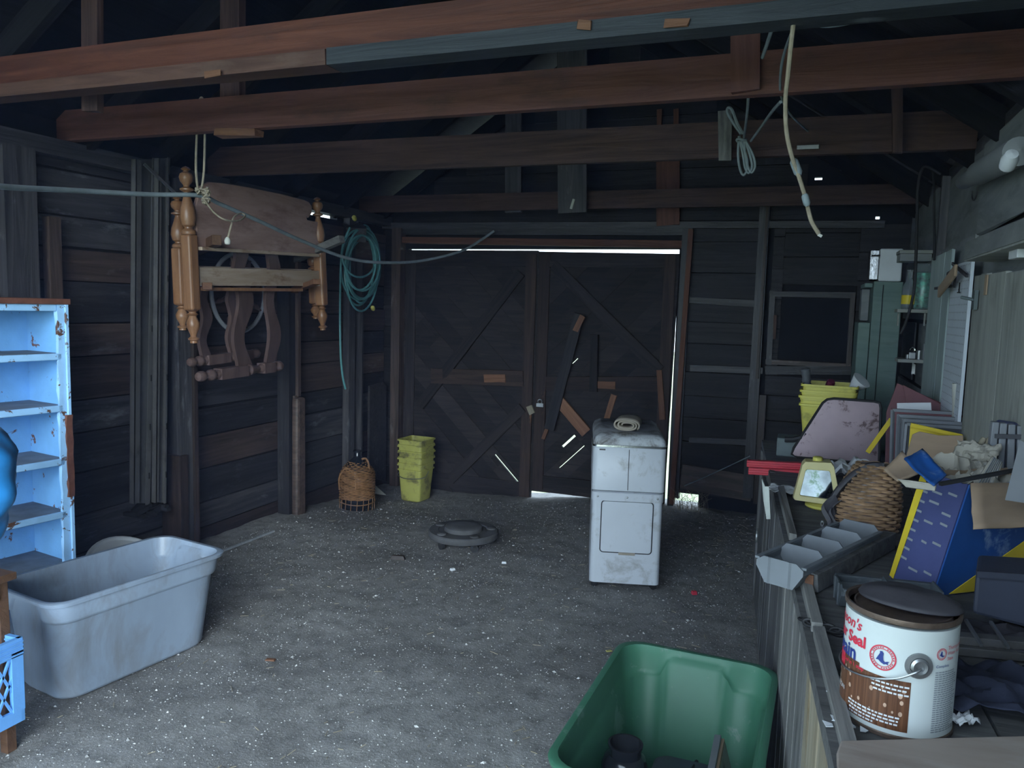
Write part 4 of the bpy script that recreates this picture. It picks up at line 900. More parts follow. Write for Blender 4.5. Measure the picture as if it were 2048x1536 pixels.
# ---- foreground board
m = MB(); e = [PZ(1664,1476,.885),PZ(2120,1468,.885)]; n = 14; rings = []
a, b = e; dwn = V((.02,-.55,0))
top = []
for k in range(n+1):
    f = k/n; top.append(a+dwn*f+V((random.uniform(-.008,.012),0,0)))
m.add([p for p in top]+[b, b+dwn]+[p+V((random.uniform(.002,.012),0,-.03)) for p in top]+[b+V((0,0,-.03)),b+dwn+V((0,0,-.03))],[])
nt_ = n+3; order = list(range(n+1))+[n+2,n+1]
m.f = [tuple(order), tuple(i+nt_ for i in reversed(order))]+[(order[i],order[(i+1)%len(order)],order[(i+1)%len(order)]+nt_,order[i]+nt_) for i in range(len(order))]
MT['boardbrown'] = wood('dusty_brown_board',(.2,.16,.14),(.3,.25,.22),.6,0,g=8,bump=.1,stain=(.36,.33,.3),slo=.5,shi=.8)
tag(m.build('loose_board','boardbrown',bevel=.004),'dusty brown board with a broken end in the bottom right corner','board')
# ---- part bins
def bin_tray(name, label, o, dl, L, n, W, H, mat, lip=.0, group=None):
    dl = V(dl).normalized(); dp = V((dl.y,-dl.x,0)); t = thing(name,label,'parts tray',o+dl*L/2+dp*W/2,group); Zu = V((0,0,1))
    P = lambda a,b,z: o+dl*a+dp*b+Zu*z
    th = .004; w0, w1 = W*.2, W*.8
    m = MB(); m.hexa([P(0,w0,0),P(0,w1,0),P(L,w1,0),P(L,w0,0),P(0,w0,th),P(0,w1,th),P(L,w1,th),P(L,w0,th)]); m.build('bottom',mat,t)
    for s, (c0, c1) in enumerate(((w0,0),(w1,W))):
        sg = 1 if s == 0 else -1
        m = MB(); m.hexa([P(0,c0,0),P(L,c0,0),P(L,c0+sg*th,0),P(0,c0+sg*th,0),P(0,c1,H*.6),P(L,c1,H*.6),P(L,c1+sg*th,H*.6),P(0,c1+sg*th,H*.6)])
        m.hexa([P(0,c1,H*.6),P(L,c1,H*.6),P(L,c1+sg*th,H*.6),P(0,c1+sg*th,H*.6),P(0,c1+sg*.003,H*.85),P(L,c1+sg*.003,H*.85),P(L,c1+sg*(th+.003),H*.85),P(0,c1+sg*(th+.003),H*.85)]); m.build('side_wall',mat,t)
        m = MB(); m.bar(P(0,c1,H*.87),P(L,c1,H*.87),.006,.012); m.build('side_lip',mat,t)
    for k in range(n+1):
        a = L*k/n; hh = H if k == 0 else H*1.12; q = [(w0,0),(w1,0),(W,H*.6),(W,H*.8),(w1+W*.05,hh),(w0-W*.05,hh),(0,H*.8),(0,H*.6)]
        m = MB(); m.prism(q,P(a,0,0),dp,Zu,.004); pr = m.build('end_wall' if k in (0,n) else 'divider',mat,t)
        if k == 0:
            for c in (w0+.01,w1-.01): m = MB(); m.bar(P(-.004,c,0),P(-.004,c,H),.004,.006,(0,1,0)); m.build('rib',mat,pr)
    return t
T0 = PZ(1512,1158,BZ+.012); bin_tray('parts_tray','long grey plastic tray with a row of bins jutting over the bench edge',T0+V((0,0,0)),(.42,.90,.0),.5,4,.125,.068,'binplastic')
S0 = PZ(1607,1180,BZ+.004); m = MB(); m.hexa([S0+V(q) for q in ((0,0,0),(.035,-.006,0),(.26,.49,0),(.225,.5,0),(0,0,.05),(.03,-.004,.045),(.26,.49,.05),(.225,.5,.05))]); lst = tag(m.build('wooden_stick','greydark',bevel=.002),'dark squared stick with a broken pale end beside the grey parts tray','stick')
m = MB(); m.box(S0+V((.012,-.006,.026)),(.02,.006,.036),rot('Z',-10)); m.build('broken_end','copper',lst)
bin_tray('parts_tray','small dark grey parts tray between the paint can and the long tray',PZ(1668,1186,BZ+.004),(1,.12,0),.22,2,.11,.055,'bindark')
bin_tray('parts_tray','small dark grey parts tray right behind the paint can lid',PZ(1712,1232,BZ+.004),(1,.05,0),.18,1,.1,.055,'bindark')
# ---- lamp with mirror face
Ym = 2.93
q4 = [PY(*q,Ym) for q in ((1586,1000),(1683,1014),(1668,931),(1607,928))]; 
base = (q4[0]+q4[1])/2; base.z = BZ; lm = thing('mirror_lantern','yellow framed trapezoid mirror lantern standing on the bench','lantern',base)
def lp(a, b):  # a: -1..1 across, b: 0..1 up
    lo = q4[0].lerp(q4[1],(a+1)/2); hi = q4[3].lerp(q4[2],(a+1)/2); return lo.lerp(hi,b)
bk_ = V((-.03,1,.0)).normalized()
outer = [(-.92,0),(.92,0),(1,.06),(1,.93),(.85,1.02),(-.85,1.02),(-1,.93),(-1,.06)]; inner = [(-.72,.13),(.72,.13),(.76,.16),(.72,.78),(.66,.82),(-.66,.82),(-.72,.78),(-.76,.16)]
tl = lambda p, d: p+bk_*(d+(p.z-BZ)*.18)
m = MB(); n = 8
rings = [[tl(lp(a*1.0,b),.0) for a,b in outer],[tl(lp(a*1.03,b*1.03-.02),.02) for a,b in outer],[tl(lp(a*1.0,b),.075) for a,b in outer]]
loft(m,rings,False,True); loft(m,[[tl(lp(a,b),.0) for a,b in outer],[tl(lp(a,b),.0) for a,b in inner],[tl(lp(a,b),.014) for a,b in inner]],False,False); m.build('housing','lampyellow',lm,bevel=.003)
m = MB(); m.add([tl(lp(a,b),.012) for a,b in inner],[tuple(range(8))]); m.build('mirror_face','mirror',lm)
m = MB(); m.lathe([(.055,0),(.06,.004),(.06,.012),(.045,.018)],base+V((.02,.05,.0)),None,24); m.build('round_foot','yellow',lm,smooth=True)
m = MB(); p = tl(lp(0,1.02),.035); m.lathe([(.018,0),(.018,.012),(.012,.016)],p,None,14); m.build('top_button','yellow',lm,smooth=True)
# ---- red bars
for k, (pa, pb) in enumerate((((1494,926),(1640,934)),((1497,941),(1640,949)))):
    a, b = PY(*pa,3.64-k*.03), PY(*pb,3.64-k*.03); m = MB(); m.bar(a,b,.03,.035); m.bar(a+V((.0,-.018,-.0)),b+V((0,-.018,0)),.012,.008)
    tag(m.build('red_bar','red',bevel=.003), ('upper' if k == 0 else 'lower')+' red metal bar sticking out over the bench edge','bar','red bars on the bench')
# ---- pinkish trapezoid panel
Yp = 3.93; pc = [(1596,914),(1745,927),(1757,925),(1758,912),(1762,818),(1760,808),(1750,805),(1668,799),(1655,801),(1646,808),(1588,897),(1584,908)]
P4 = [PY(*q,Yp) for q in pc]; pn = thing('trapezoid_sheet','large scratched pinkish trapezoid metal sheet leaning on the yellow buckets','metal sheet',V((P4[0].x+.1,Yp,BZ)))
cen = sum(P4,V())/len(P4); lean = lambda v,d: V((v.x,v.y+d+(v.z-.87)*.1,v.z))
m = MB(); loft(m,[[lean(v,0) for v in P4],[lean(v,.012) for v in P4]]); m.build('sheet','pink',pn)
m = MB(); m.tube([lean(cen+(v-cen)*1.0,.006) for v in P4],.008,6,closed=True); m.build('rubber_edge','rubber',pn)
m = MB(); m.box(lean(P4[0],.02)+V((.02,0,-.012)),(.05,.02,.02)); m.build('hinge','iron',pn)
# ---- yellow buckets with tools
NB2 = ['lower yellow bucket behind the pinkish panel on the bench','middle yellow bucket nested behind the pinkish panel','upper yellow bucket holding handles behind the pinkish panel']
bcx = PY(1657,790,4.32).x
for k in range(3): sq_bucket((bcx+.004*k,4.34),BZ+.002+k*.03,.262,.2,.28,NB2[k],'yellow buckets on the bench',ang=-5)
def handle(name,label,cat,p0,p1,prof,mat,seg=14):
    m = MB(); turned(m,p0,p1,prof,seg); return tag(m.build(name,mat,smooth=True),label,cat)
handle('saw_handle','dark grey grip handle sticking out of the upper yellow bucket','handle',PY(1616,800,4.33),PY(1611,736,4.30),[(.02,0),(.02,.2),(.024,.3),(.019,.38),(.024,.46),(.019,.54),(.024,.62),(.02,.7),(.024,.85),(.023,.97),(.012,1),(0,1)],'grip')
handle('screwdriver','maroon tool handle lying in the upper yellow bucket','tool',PY(1650,792,4.36),PY(1663,762,4.30),[(.01,0),(.016,.2),(.02,.5),(.022,.9),(.017,1),(0,1)],'purple')
m = MB(); turned(m,PY(1690,790,4.34),PY(1724,760,4.30),[(.008,0),(.012,.3),(.03,.6),(.05,1.0)],18); tag(m.build('funnel','printwhite',smooth=True),'crumpled clear plastic funnel in the upper yellow bucket','funnel')
# ---- grey green box and pistol grip left of the panel
gp = PY(1558,888,4.0); m = MB(); m.box(V((gp.x+.09,4.05,BZ+.045)),(.2,.16,.09)); bx_ = tag(m.build('metal_box','boxgreen',bevel=.006),'grey green metal box at the bench edge left of the pinkish panel','box')
p = PY(1578,880,3.95); m = MB(); m.tube(spline([p+V((-.02,0,.0)),p+V((.02,0,.004)),p+V((.06,.0,.02)),p+V((.075,0,.04))],6),[.014]*12+[.011]*7,8); tag(m.build('pistol_grip','iron',smooth=True),'black pistol grip tool lying on the grey green box','tool')
# ---- crumpled sheets
def crumple(name, label, cat, c, sx, sy, hgt, mat, seed, ang=0, n=18, tilt=0):
    m = MB(); M = rot('Z',ang)@rot('X',tilt)
    def f(u,v):
        x, y = (u-.5)*sx, (v-.5)*sy; z = hgt*(.5+.7*abs(noise.noise(V((u*3.1+seed,v*3.1,seed))))+.45*noise.noise(V((u*7,v*7,seed*2)))); z = max(.002,z)
        x += .12*sx*noise.noise(V((v*4,seed,1))); y += .12*sy*noise.noise(V((u*4,seed,2)))
        return V(c)+M@V((x,y,z))
    m.grid(f,n,n); return tag(m.build(name,mat,smooth=25,solid=.0012),label,cat)
crumple('plastic_sheet','white crumpled plastic sheet between the lantern and the pinkish panel','sheet',PZ(1690,955,BZ+.002),.26,.24,.07,'white',3.3,10)
crumple('plastic_sheet','small white plastic sheet at the bench edge left of the lantern','sheet',PZ(1572,985,BZ+.002),.13,.12,.02,'white',5.1,-10)
# ---- wicker creel basket
bcn = PZ(1732,1058,BZ); bcn = V((bcn.x-.012,2.76,BZ)); bs = thing('wicker_basket','light wicker creel basket lying between the lantern and the blue box','basket',bcn)
top = PY(1762,926,2.8); BH = top.z-BZ
def bprof(f): # half width, half depth, centre shift
    return (.104*(1-.5*f**2.2), .08*(1-.5*f**2), .03*f)
m = MB(); nr = 20
for k in range(nr):
    f = (k+.5)/nr; a, d, s_ = bprof(f)
    m.tube([bcn+V((s_+(a+.006*math.sin(11*t+k*math.pi))*math.copysign(abs(math.cos(t))**.8,math.cos(t)),(d+.006*math.sin(11*t+k*math.pi))*math.copysign(abs(math.sin(t))**.8,math.sin(t)),.004+BH*f)) for t in [j*2*math.pi/66 for j in range(66)]],.0052,5,closed=True)
o_ = m.build('weave','wicker2',bs,smooth=60); o_['kind'] = 'stuff'
m = MB(); loft(m,[[bcn+V((bprof(f)[2]+bprof(f)[0]*.95*math.cos(t),bprof(f)[1]*.95*math.sin(t),.002+BH*f)) for t in [j*2*math.pi/30 for j in range(30)]] for f in (0,.2,.4,.6,.8,1)]); m.build('inner_shell','darkwood',bs,smooth=60)
m = MB(); m.tube(spline([bcn+V((-.085,-.05,.03)),bcn+V((-.095,-.04,.09)),bcn+V((-.055,-.035,.16)),bcn+V((0.0,-.03,BH-.005)),bcn+V((.05,-.03,BH+.004))],8),.012,6); m.build('leather_rim','leather',bs,smooth=60)
m = MB(); m.grid(lambda u,v: bcn+V((-.1-.02*math.sin(u*5)+.03*v-.03*u,-.06-.04*u,.1-.095*u+.012*math.sin(v*6))),10,4); m.build('strap','leather',bs,solid=.004)
m = MB(); m.tube([bcn+V((-.125+.004*math.cos(t*3),-.085+.001*t,.02+.008*math.sin(t*3)-.0008*t)) for t in [j*.35 for j in range(30)]],.0015,5); m.build('buckle_spring','steel',bs)
# ---- blue and yellow carton
B0 = V((.352,2.14,BZ+.002)); e1 = V((.79,.61,0)); e2 = V((-.61,.79,0)); ez = V((.055,-.02,.30)); W1, D1 = .29, .14
bxo = thing('cardboard_box','open blue and yellow printed cardboard box with torn flaps on the bench','box',B0)
BP = lambda a,b,c: B0+e1*a+e2*b+ez*c
def side(name,a0,b0,a1,b1,mat):
    nrm = (BP(a1,b1,0)-BP(a0,b0,0)).cross(V((0,0,1))).normalized()*.004; m = MB(); n = 10; rings = []
    for k in range(n+1):
        f = k/n; j = random.uniform(0,.03); A_, Bq = BP(a0+(a1-a0)*f,b0+(b1-b0)*f,0), BP(a0+(a1-a0)*f,b0+(b1-b0)*f,.97+j); rings.append([A_,A_+nrm,Bq+nrm,Bq])
    loft(m,rings); return m.build(name,mat,bxo)
fs_ = side('front_side',0,0,W1,0,'bluecard'); ls_ = side('left_side',0,D1,0,0,'bluecard2'); side('right_side',W1,0,W1,D1,'card'); side('rear_side',W1,D1,0,D1,'card')
m = MB(); m.add([BP(a,b,0)+V((0,0,.002)) for a,b in ((0,0),(W1,0),(W1,D1),(0,D1))],[(0,1,2,3)]); m.build('bottom','card',bxo,solid=.003)
off = -e2*.006; m = MB(); m.prism([(0,0),(1,0),(1,.52),(.88,.47)],BP(0.045,0,0.01)+off,e1*(W1-.05),ez,.0015); m.build('yellow_print','yellowcard',fs_)
m = MB(); m.prism([(0,0),(.13,.12),(.10,.16),(0,.03)],BP(.25,0,.42)+off*1.5,e1,V((0,0,1)),.001); m.build('pale_stripe','printwhite',fs_)
m = MB(); offl = -e1*.006
for r_ in range(9):
    for c_ in range(3):
        if random.random() < .2: continue
        b0 = .02+c_*.055; w_ = random.uniform(.02,.04); c0 = .86-r_*.088-c_*.02; m.add([BP(0,b0*.78,c0)+offl,BP(0,b0*.78+w_*.8,c0+.008)+offl,BP(0,b0*.78+w_*.8,c0+.028)+offl,BP(0,b0*.78,c0+.02)+offl],[(0,1,2,3)])
o_ = m.build('printed_lines','printgrey',ls_); o_['kind'] = 'stuff'
m = MB(); m.prism([(0,0),(.03,-.02),(.045,.9),(.0,.97)],BP(0,D1-.002,.02)+offl,-e2*.5,ez,.001); m.build('yellow_edge','yellowcard',ls_)
# flaps
def sheet4(name, p, mat, par=None, bow=.01, n=8, th=.004):
    m = MB(); a,b,c,d = [V(q) for q in p]; nr_ = (b-a).cross(d-a).normalized()
    m.grid(lambda u,v: a.lerp(b,u).lerp(d.lerp(c,u),v)+nr_*bow*math.sin(u*math.pi)*math.sin(v*math.pi*.9)+nr_*bow*.4*noise.noise(V((u*4,v*4,bow*90))),n,n); return m.build(name,mat,par,smooth=50,solid=th)
A_, Bq = BP(.0,-.004,1), BP(W1+.04,-.004,.96)
sheet4('front_flap',[A_,Bq,Bq+V((-.01,-.10,-.085)),A_+V((.0,-.075,-.095))],'card',bxo,.012)
A_, Bq = BP(-.004,D1,1), BP(-.004,0,1.0)
sheet4('torn_flap',[PY(1845,898,2.18),PY(1893,950,2.05),PY(1868,972,1.98),PY(1808,918,2.12)],'bluecard',bxo,.008)
sheet4('torn_flap',[PY(1805,902,2.22),PY(1838,948,2.12),PY(1795,962,2.08),PY(1768,940,2.16)],'card',bxo,.006)
sheet4('tape_strip',[PY(1796,958,2.07),PY(1872,968,2.0),PY(1870,982,2.0),PY(1812,974,2.05)],'news',bxo,.004)
# ---- newspaper
crumple('newspaper','crumpled old newspaper sticking out of the blue box','newspaper',PY(1925,962,2.3)+V((0,0,-.03)),.19,.17,.075,'news',7.7,25,26,18)
crumple('newspaper','torn newspaper sheet leaning by the grey plywood','newspaper',PY(1955,905,2.5)+V((0,0,-.02)),.11,.09,.03,'news',2.2,-20,14,50)
t_ = sheet4('newspaper',[PY(1950,965,2.25),PY(1985,912,2.3),PY(2005,925,2.3),PY(1985,985,2.22)],'news',None,.01); tag(t_,'striped newspaper page standing at the right of the blue box','newspaper')
m = MB()
for k in range(6):
    f = .15+k*.13; a = PY(1950,965,2.245).lerp(PY(1985,985,2.215),f); b = PY(1985,912,2.295).lerp(PY(2005,925,2.295),f); m.bar(a+V((0,-.008,0)),b+V((0,-.008,0)),.004,.001,(0,0,1))
o_ = m.build('printed_columns','printgrey',t_); o_['kind'] = 'stuff'
# ---- leaning boards and folder
def lean_panel(name,label,cat,pts,Y,mat,th=.01,k=.12,group=None):
    P_ = [PY(*q,Y) for q in pts]; m = MB(); loft(m,[[V((v.x,Y+(v.z-BZ)*k,v.z)) for v in P_],[V((v.x,Y+th+(v.z-BZ)*k,v.z)) for v in P_]]); return tag(m.build(name,mat,bevel=.002),label,cat,group)
lean_panel('maroon_board','maroon board slanting up behind the stack of frames','board',[(1770,930),(1774,826),(1797,768),(1896,812),(1890,930)],3.95,'maroon')
lean_panel('maroon_board','narrow maroon board edge right of the slanting maroon board','board',[(1840,930),(1808,771),(1902,818),(1896,930)],3.88,'maroon')
lean_panel('white_card','white card lying on top of the leaning frames','card',[(1796,935),(1796,808),(1865,807),(1873,935)],3.72,'white',.002)
G = 'framed boards leaning by the plywood'
for k,(xl,yt,mt,lb) in enumerate(((1783,818,'maroon','rearmost maroon framed board of the leaning stack'),(1795,829,'framegrey','grey framed board second from the back of the leaning stack'),(1805,838,'framegrey','grey framed board in the middle of the leaning stack'),(1811,846,'framedark','dark framed board at the front of the leaning stack'))):
    Yk = 3.62-k*.07; o_ = lean_panel('framed_board',lb,'frame',[(xl-4-k*2,948),(xl,yt),(1934,yt+8),(1934,948)],Yk,mt,.014,.05,G)
    a, b, c = [PY(*q,Yk-.004) for q in ((xl,yt),(1934,yt+8),(xl-4-k*2,948))]
    for p, q in ((a,b),(a,c)): m = MB(); m.bar(p+V((.006,(p.z-BZ)*.05,-.006)),q+V((.006,(q.z-BZ)*.05,-.006)),.012,.01); m.build('frame_bar','framegrey',o_)
fo = lean_panel('yellow_folder','yellow plastic folder in front of the leaning frames','folder',[(1815,930),(1822,850),(1924,872),(1922,930)],3.3,'yellowcard',.008,.05)
a, b = PY(1822,850,3.29), PY(1925,873,3.29); m = MB(); m.bar(a+V((0,.01,0)),b+V((0,.01,0)),.014,.016); m.build('top_edge','yellowcard',fo)
lean_panel('cardboard_sheet','brown cardboard sheet in front of the yellow folder','cardboard',[(1806,936),(1826,870),(1840,864),(1880,872),(1928,872),(1930,940)],3.2,'card',.005,.05)
m = MB(); m.bar(PY(1735,905,3.86),PY(1783,838,3.86),.02,.006); tag(m.build('yellow_strip','yellowcard'),'thin yellow strip between the pinkish panel and the frames','strip')
# ---- blue plastic organiser
og = thing('organiser','slate blue plastic organiser leaning against the plywood','organiser',PY(1985,950,2.55))
oc = [PY(*q,2.55) for q in ((1972,975),(2040,985),(2040,850),(1988,842))]; bkv = V((.02,.05,0))
m = MB(); loft(m,[[v for v in oc],[v+bkv for v in oc]]); m.build('back','navyslate' if 'navyslate' in MT else 'bluecard2',og,bevel=.004)
for f in (.0,.3,.62,.95):
    a, b = oc[0].lerp(oc[1],f), oc[3].lerp(oc[2],f); m = MB(); m.bar(a+V((0,-.012,0)),b+V((0,-.012,0)),.018,.03,(1,0,0)); m.build('rib','framegrey',og,bevel=.003)
m = MB(); a, b = oc[3].lerp(oc[0],.2), oc[2].lerp(oc[1],.15); m.bar(a+V((0,-.03,0)),b+V((0,-.03,0)),.012,.012); m.build('cross_bar','framedark',og)
for k in range(2):
    m = MB(); p = PY(1958+k*12,895,2.6); turned(m,p,p+V((.012,0,.03)),[(.008,0),(.009,.7),(.006,1)],10); tag(m.build('wooden_dowel','pale',smooth=True),('left' if k==0 else 'right')+' pale dowel end beside the blue organiser','dowel')
m = MB(); m.bar(PY(1880,968,2.0),PY(2060,935,2.1),.008,.01); tag(m.build('metal_rod','iron'),'thin dark rod lying across the newspaper','rod')
m = MB(); m.hexa([PY(*q,Y) for Y in (2.0,2.06) for q in ((2010,1000),(2075,1010),(2075,900),(2040,880))]); tag(m.build('slate_sheet','framegrey'),'slate grey sheet at the right edge above the cardboard flap','sheet')
# ---- near right: dark bin, rail, cloth, bits
nb = PY(1945,1255,1.95); bnb = thing('dark_bin','dark navy plastic bin at the right edge behind the grey rail','bin',V((nb.x+.1,2.0,BZ)))
m = MB(); cb = [PY(*q,1.9) for q in ((1945,1228),(2075,1262),(2075,1150),(1952,1142))]; loft(m,[cb,[v+V((.03,.14,0)) for v in cb]]); m.build('body','navybin',bnb,bevel=.008)
m = MB(); m.bar(cb[3]+V((0,-.006,-.004)),cb[2]+V((0,-.006,-.004)),.014,.012); m.build('lip','navybin',bnb)
rl = thing('metal_rail','grey metal rail lying across the bench at the right edge','rail',PZ(1960,1310,BZ))
for z_, q in ((.03,((1905,1275),(2080,1290))),(.012,((1905,1296),(2080,1313)))):
    a, b = PZ(*q[0],BZ+z_), PZ(*q[1],BZ+z_); m = MB(); m.bar(a,b,.018,.03); m.build('rail_bar','zinc',rl,bevel=.002)
for f in (.3,.6): m = MB(); a, b = PZ(1905,1275,BZ+.04), PZ(2080,1290,BZ+.04); m.bar(a.lerp(b,f)+V((0,-.03,0)),a.lerp(b,f)+V((-.01,.08,.01)),.006,.006); m.build('cross_wire','steel',rl)
crumple('printed_cloth','navy printed cloth crumpled on the bench right of the paint can','cloth',PZ(1990,1400,BZ+.002),.26,.22,.045,'navycloth',4.4,15,26)
crumple('dark_rag','black rag under the grey rail right of the paint can','rag',PZ(1990,1345,BZ+.002)+V((.03,.16,0)),.25,.16,.03,'leather',9.1,5,16)
crumple('plastic_scrap','white plastic scrap between the paint can and the navy cloth','scrap',PZ(1925,1452,BZ+.004),.045,.03,.02,'white',1.4,40,8)
random.seed(21)
for k in range(18):
    p = PZ(1700+random.uniform(-45,50),random.choice((1335,1390,1420,1440,1452))+random.uniform(-10,10),BZ+.003); a = random.uniform(0,6.3); s_ = random.uniform(.004,.013)
    m = MB(); m.add([p+V((s_*math.cos(a),s_*math.sin(a),0)),p+V((s_*math.cos(a+1.7),s_*math.sin(a+1.7),.004)),p+V((s_*.7*math.cos(a+3.3),s_*.7*math.sin(a+3.3),0)),p+V((s_*math.cos(a+4.6),s_*math.sin(a+4.6),.003))],[(0,1,2,3)]); tag(m.build('paint_flake','chips',solid=.001),'pale paint flake on the bench left of the paint can','flake','paint flakes on the bench')
chn = thing('chain','black iron chain lying on the bench left of the paint can','chain',PZ(1640,1245,BZ))
for k in range(11):
    p = PZ(1612+k*9,1240+k*3.2+3*math.sin(k*1.3),BZ+.009); m = MB(); m.tube([p+(rot('Z',-10)@rot('X',55*(k%2)))@V((.016*math.cos(t),.0085*math.sin(t),0)) for t in [j*2*math.pi/12 for j in range(12)]],.003,5,closed=True); m.build('link','iron',chn,smooth=True)
# ---- right wall fittings: plywood, pegboard, pale boards
WN = (-1,0,0)
ply = thing('plywood_sheet','large grey plywood sheet standing on the bench against the right wall','plywood',(.6,2.9,BZ))
ya = PX(1950,545,.6).y; yy = ya
for wd in (.2,.28,.3,.32): 
    plank('ply_board',(.6,yy-wd/2,BZ+.003),(.6,yy-wd/2,1.71+(ya-yy)*-.03),wd-.003,.018,WN,'greyply',ply,.003); yy -= wd
m = MB(); p = PX(1972,570,.595); m.box(p,(.004,.035,.07)); m.build('worn_label','card',ply)
m = MB(); p = PX(1950,600,.59); m.box(p,(.012,.04,.07)); m.tube([p+V((0,.0,.0)),p+V((-.04,.03,.01))],.006,6); m.build('wall_hook','boxgreen',ply)
pg = thing('pegboard','white pegboard strip with rows of small holes on the right wall','pegboard',(.62,3.7,1.0))
pa, pb = PX(1946,540,.62).y, PX(1903,600,.62).y
MT['pegwhite'] = plain('white_pegboard_paint', (.55,.6,.66), .5, var=.06, dirt=(.3,.33,.36), lo=.6, hi=.8)
m = MB(); m.box((.618,(pa+pb)/2,1.39),(.012,pb-pa,.78)); m.build('sheet','pegwhite',pg)
m = MB()
for i in range(12):
    for j in range(24):
        y, z = pa+.025+i*(pb-pa-.05)/11, 1.03+j*.032
        m.add([V((.6112,y+.0035*math.cos(t),z+.0035*math.sin(t))) for t in [q*math.pi/3 for q in range(6)]],[tuple(range(6))])
o_ = m.build('holes','black',pg); o_['kind'] = 'stuff'
m = MB(); p = PX(1915,585,.60); m.tube([p+V((.02,.02,0)),p,p+V((-.0,-.03,-.0)),p+V((0,-.03,.04))],.003,5); m.build('hook','iron',pg)
m = MB(); p = PX(1908,800,.615); m.grid(lambda u,v: p+V((-.002-.012*math.sin(u*5)*v,(u-.5)*.08,(v-.5)*.14)),8,8); m.build('torn_tape','paper',pg,solid=.002)
pbs = thing('board_cladding','pale green vertical boards beside the pegboard on the right wall','boards',(.63,4.2,BZ))
yy = PX(1903,600,.635).y
for wd in (.17,.2,.22): plank('pale_board',(.62,yy+wd/2,.86),(.62,yy+wd/2,1.86),wd-.006,.015,WN,'palegreen',pbs,.003); yy += wd
# shelf ledge along the plywood
sh = thing('wall_shelf','long grey wall shelf above the plywood on the right wall','shelf',(.6,2.9,1.74))
a, b = PX(1940,528,.55), PX(2120,445,.55); m = MB(); m.hexa([V((x,y,z)) for z in (1.755,1.78) for x,y in ((.54,2.2),(XR,2.2),(XR,3.22),(.54,3.22))]); m.build('shelf_board','greyply',sh)
plank('shelf_lip',(.535,2.2,1.79),(.535,3.2,1.79),.06,.015,WN,'wallgrey',sh)
m = MB(); m.box(PX(2046,497,.6),(.05,.1,.06)); tag(m.build('white_box','white',bevel=.003),'small white box on the wall shelf at the right edge','box')
# roll of padding
rlp = thing('padding_roll','grey rolled padding hung high on the right wall','roll',PX(1980,345,.6))
a, b = PX(1925,365,.6), PX(2042,300,.6); m = MB(); turned(m,a,b,[(0,0),(.02,.005),(.03,.02),(.034,.3),(.045,.36),(.048,.8),(.045,.97),(.0,1)],18); m.build('padding','roll',rlp,smooth=True)
m = MB(); p = PX(2020,318,.5); m.lathe([(.02,-.03),(.022,0),(.016,.02),(0,.024)],p,rot('X',60),14); m.build('white_clip','white',rlp,smooth=True)
m = MB(); p = PX(1950,378,.56); m.tube([p+V((0,.05*math.cos(t),.04*math.sin(t))) for t in [math.pi+j*math.pi/10 for j in range(11)]],.003,5); m.build('wire_ring','iron',rlp)
# hanging clamp and wires by the pegboard
cl = thing('wooden_clamp','wooden clothes clamp with dark straps hanging above the pegboard','clamp',PX(1895,570,.58))
m = MB(); m.bar(PX(1878,585,.57),PX(1912,540,.57),.05,.012); m.build('jaw','card',cl,bevel=.004)
for q0,q1 in (((1905,527),(1934,552)),((1915,535),(1895,548)),((1870,577),(1902,572)),((1912,545),(1908,575))): m = MB(); m.bar(PX(*q0,.6),PX(*q1,.6),.012,.008); m.build('strap','leather',cl)
# ---- green cabinet, radio, shelves
yc = 5.0; x0 = PY(1738,700,yc).x; gc = thing('tall_cabinet','tall green painted cabinet in the back right corner','cabinet',(x0+.1,yc+.15,0))
def cbx(name,xa,xb_,ya_,yb_,za_,zb_,mat='greenpaint'): m = MB(); m.box(((xa+xb_)/2,(ya_+yb_)/2,(za_+zb_)/2),(xb_-xa,yb_-ya_,zb_-za_)); return m.build(name,mat,gc,bevel=.004)
zt = PY(1770,563,yc).z; x1 = PY(1800,650,yc).x
cbx('body',x0,x1,yc,yc+.35,0,zt); xl = PY(1713,700,yc).x; zl = PY(1725,645,yc).z
cbx('side_unit',xl,x0-.003,yc+.01,yc+.35,0,zl); cbx('cubby_back',xl+.02,x0-.003,yc+.2,yc+.35,zl+.01,zt-.04,'wallgrey'); cbx('cubby_top',xl+.02,x0-.003,yc+.02,yc+.35,zt-.035,zt-.01)
m = MB(); m.bar((PY(1757,700,yc-.003).x,yc-.003,.9),(PY(1757,700,yc).x,yc-.003,zt-.02),.004,.003,(1,0,0)); m.build('door_gap','black',gc)
xr0, xr1 = PY(1737,530,yc).x, PY(1806,530,yc).x; zr = PY(1770,497,yc).z
ra = thing('radio','white radio with a chrome grille on top of the green cabinet','radio',((xr0+xr1)/2,yc+.1,zt))
m = MB(); m.box(((xr0+xr1)/2+.03,yc+.14,(zt+zr)/2+.002),(xr1-xr0-.06,.22,zr-zt)); m.build('case','white',ra,bevel=.008)
m = MB(); m.box((xr0+.035,yc+.13,(zt+zr)/2+.002),(.05,.2,zr-zt-.012)); m.build('chrome_front','chrome',ra,bevel=.006)
for k in range(5): m = MB(); m.lathe([(.006,0),(.006,.008),(0,.01)],(xr0+.018+k*.009,yc+.025,zr-.04),rot('X',90),8); m.build('knob','iron',ra)
ys = 4.85
def wshelf(pxa, py, xb_, nm, lab, d=.2):
    p = PY(pxa,py,ys); t = thing('wall_shelf',lab,'shelf',(p.x,ys,p.z-.02)); m = MB(); m.box(((p.x+XR)/2,ys+d/2,p.z-.009),(XR-p.x,d,.018)); m.build('shelf_board','greyply',t); return t, p
t1, s1 = wshelf(1795,618,0,'','grey shelf carrying the bottle and the green filled jar')
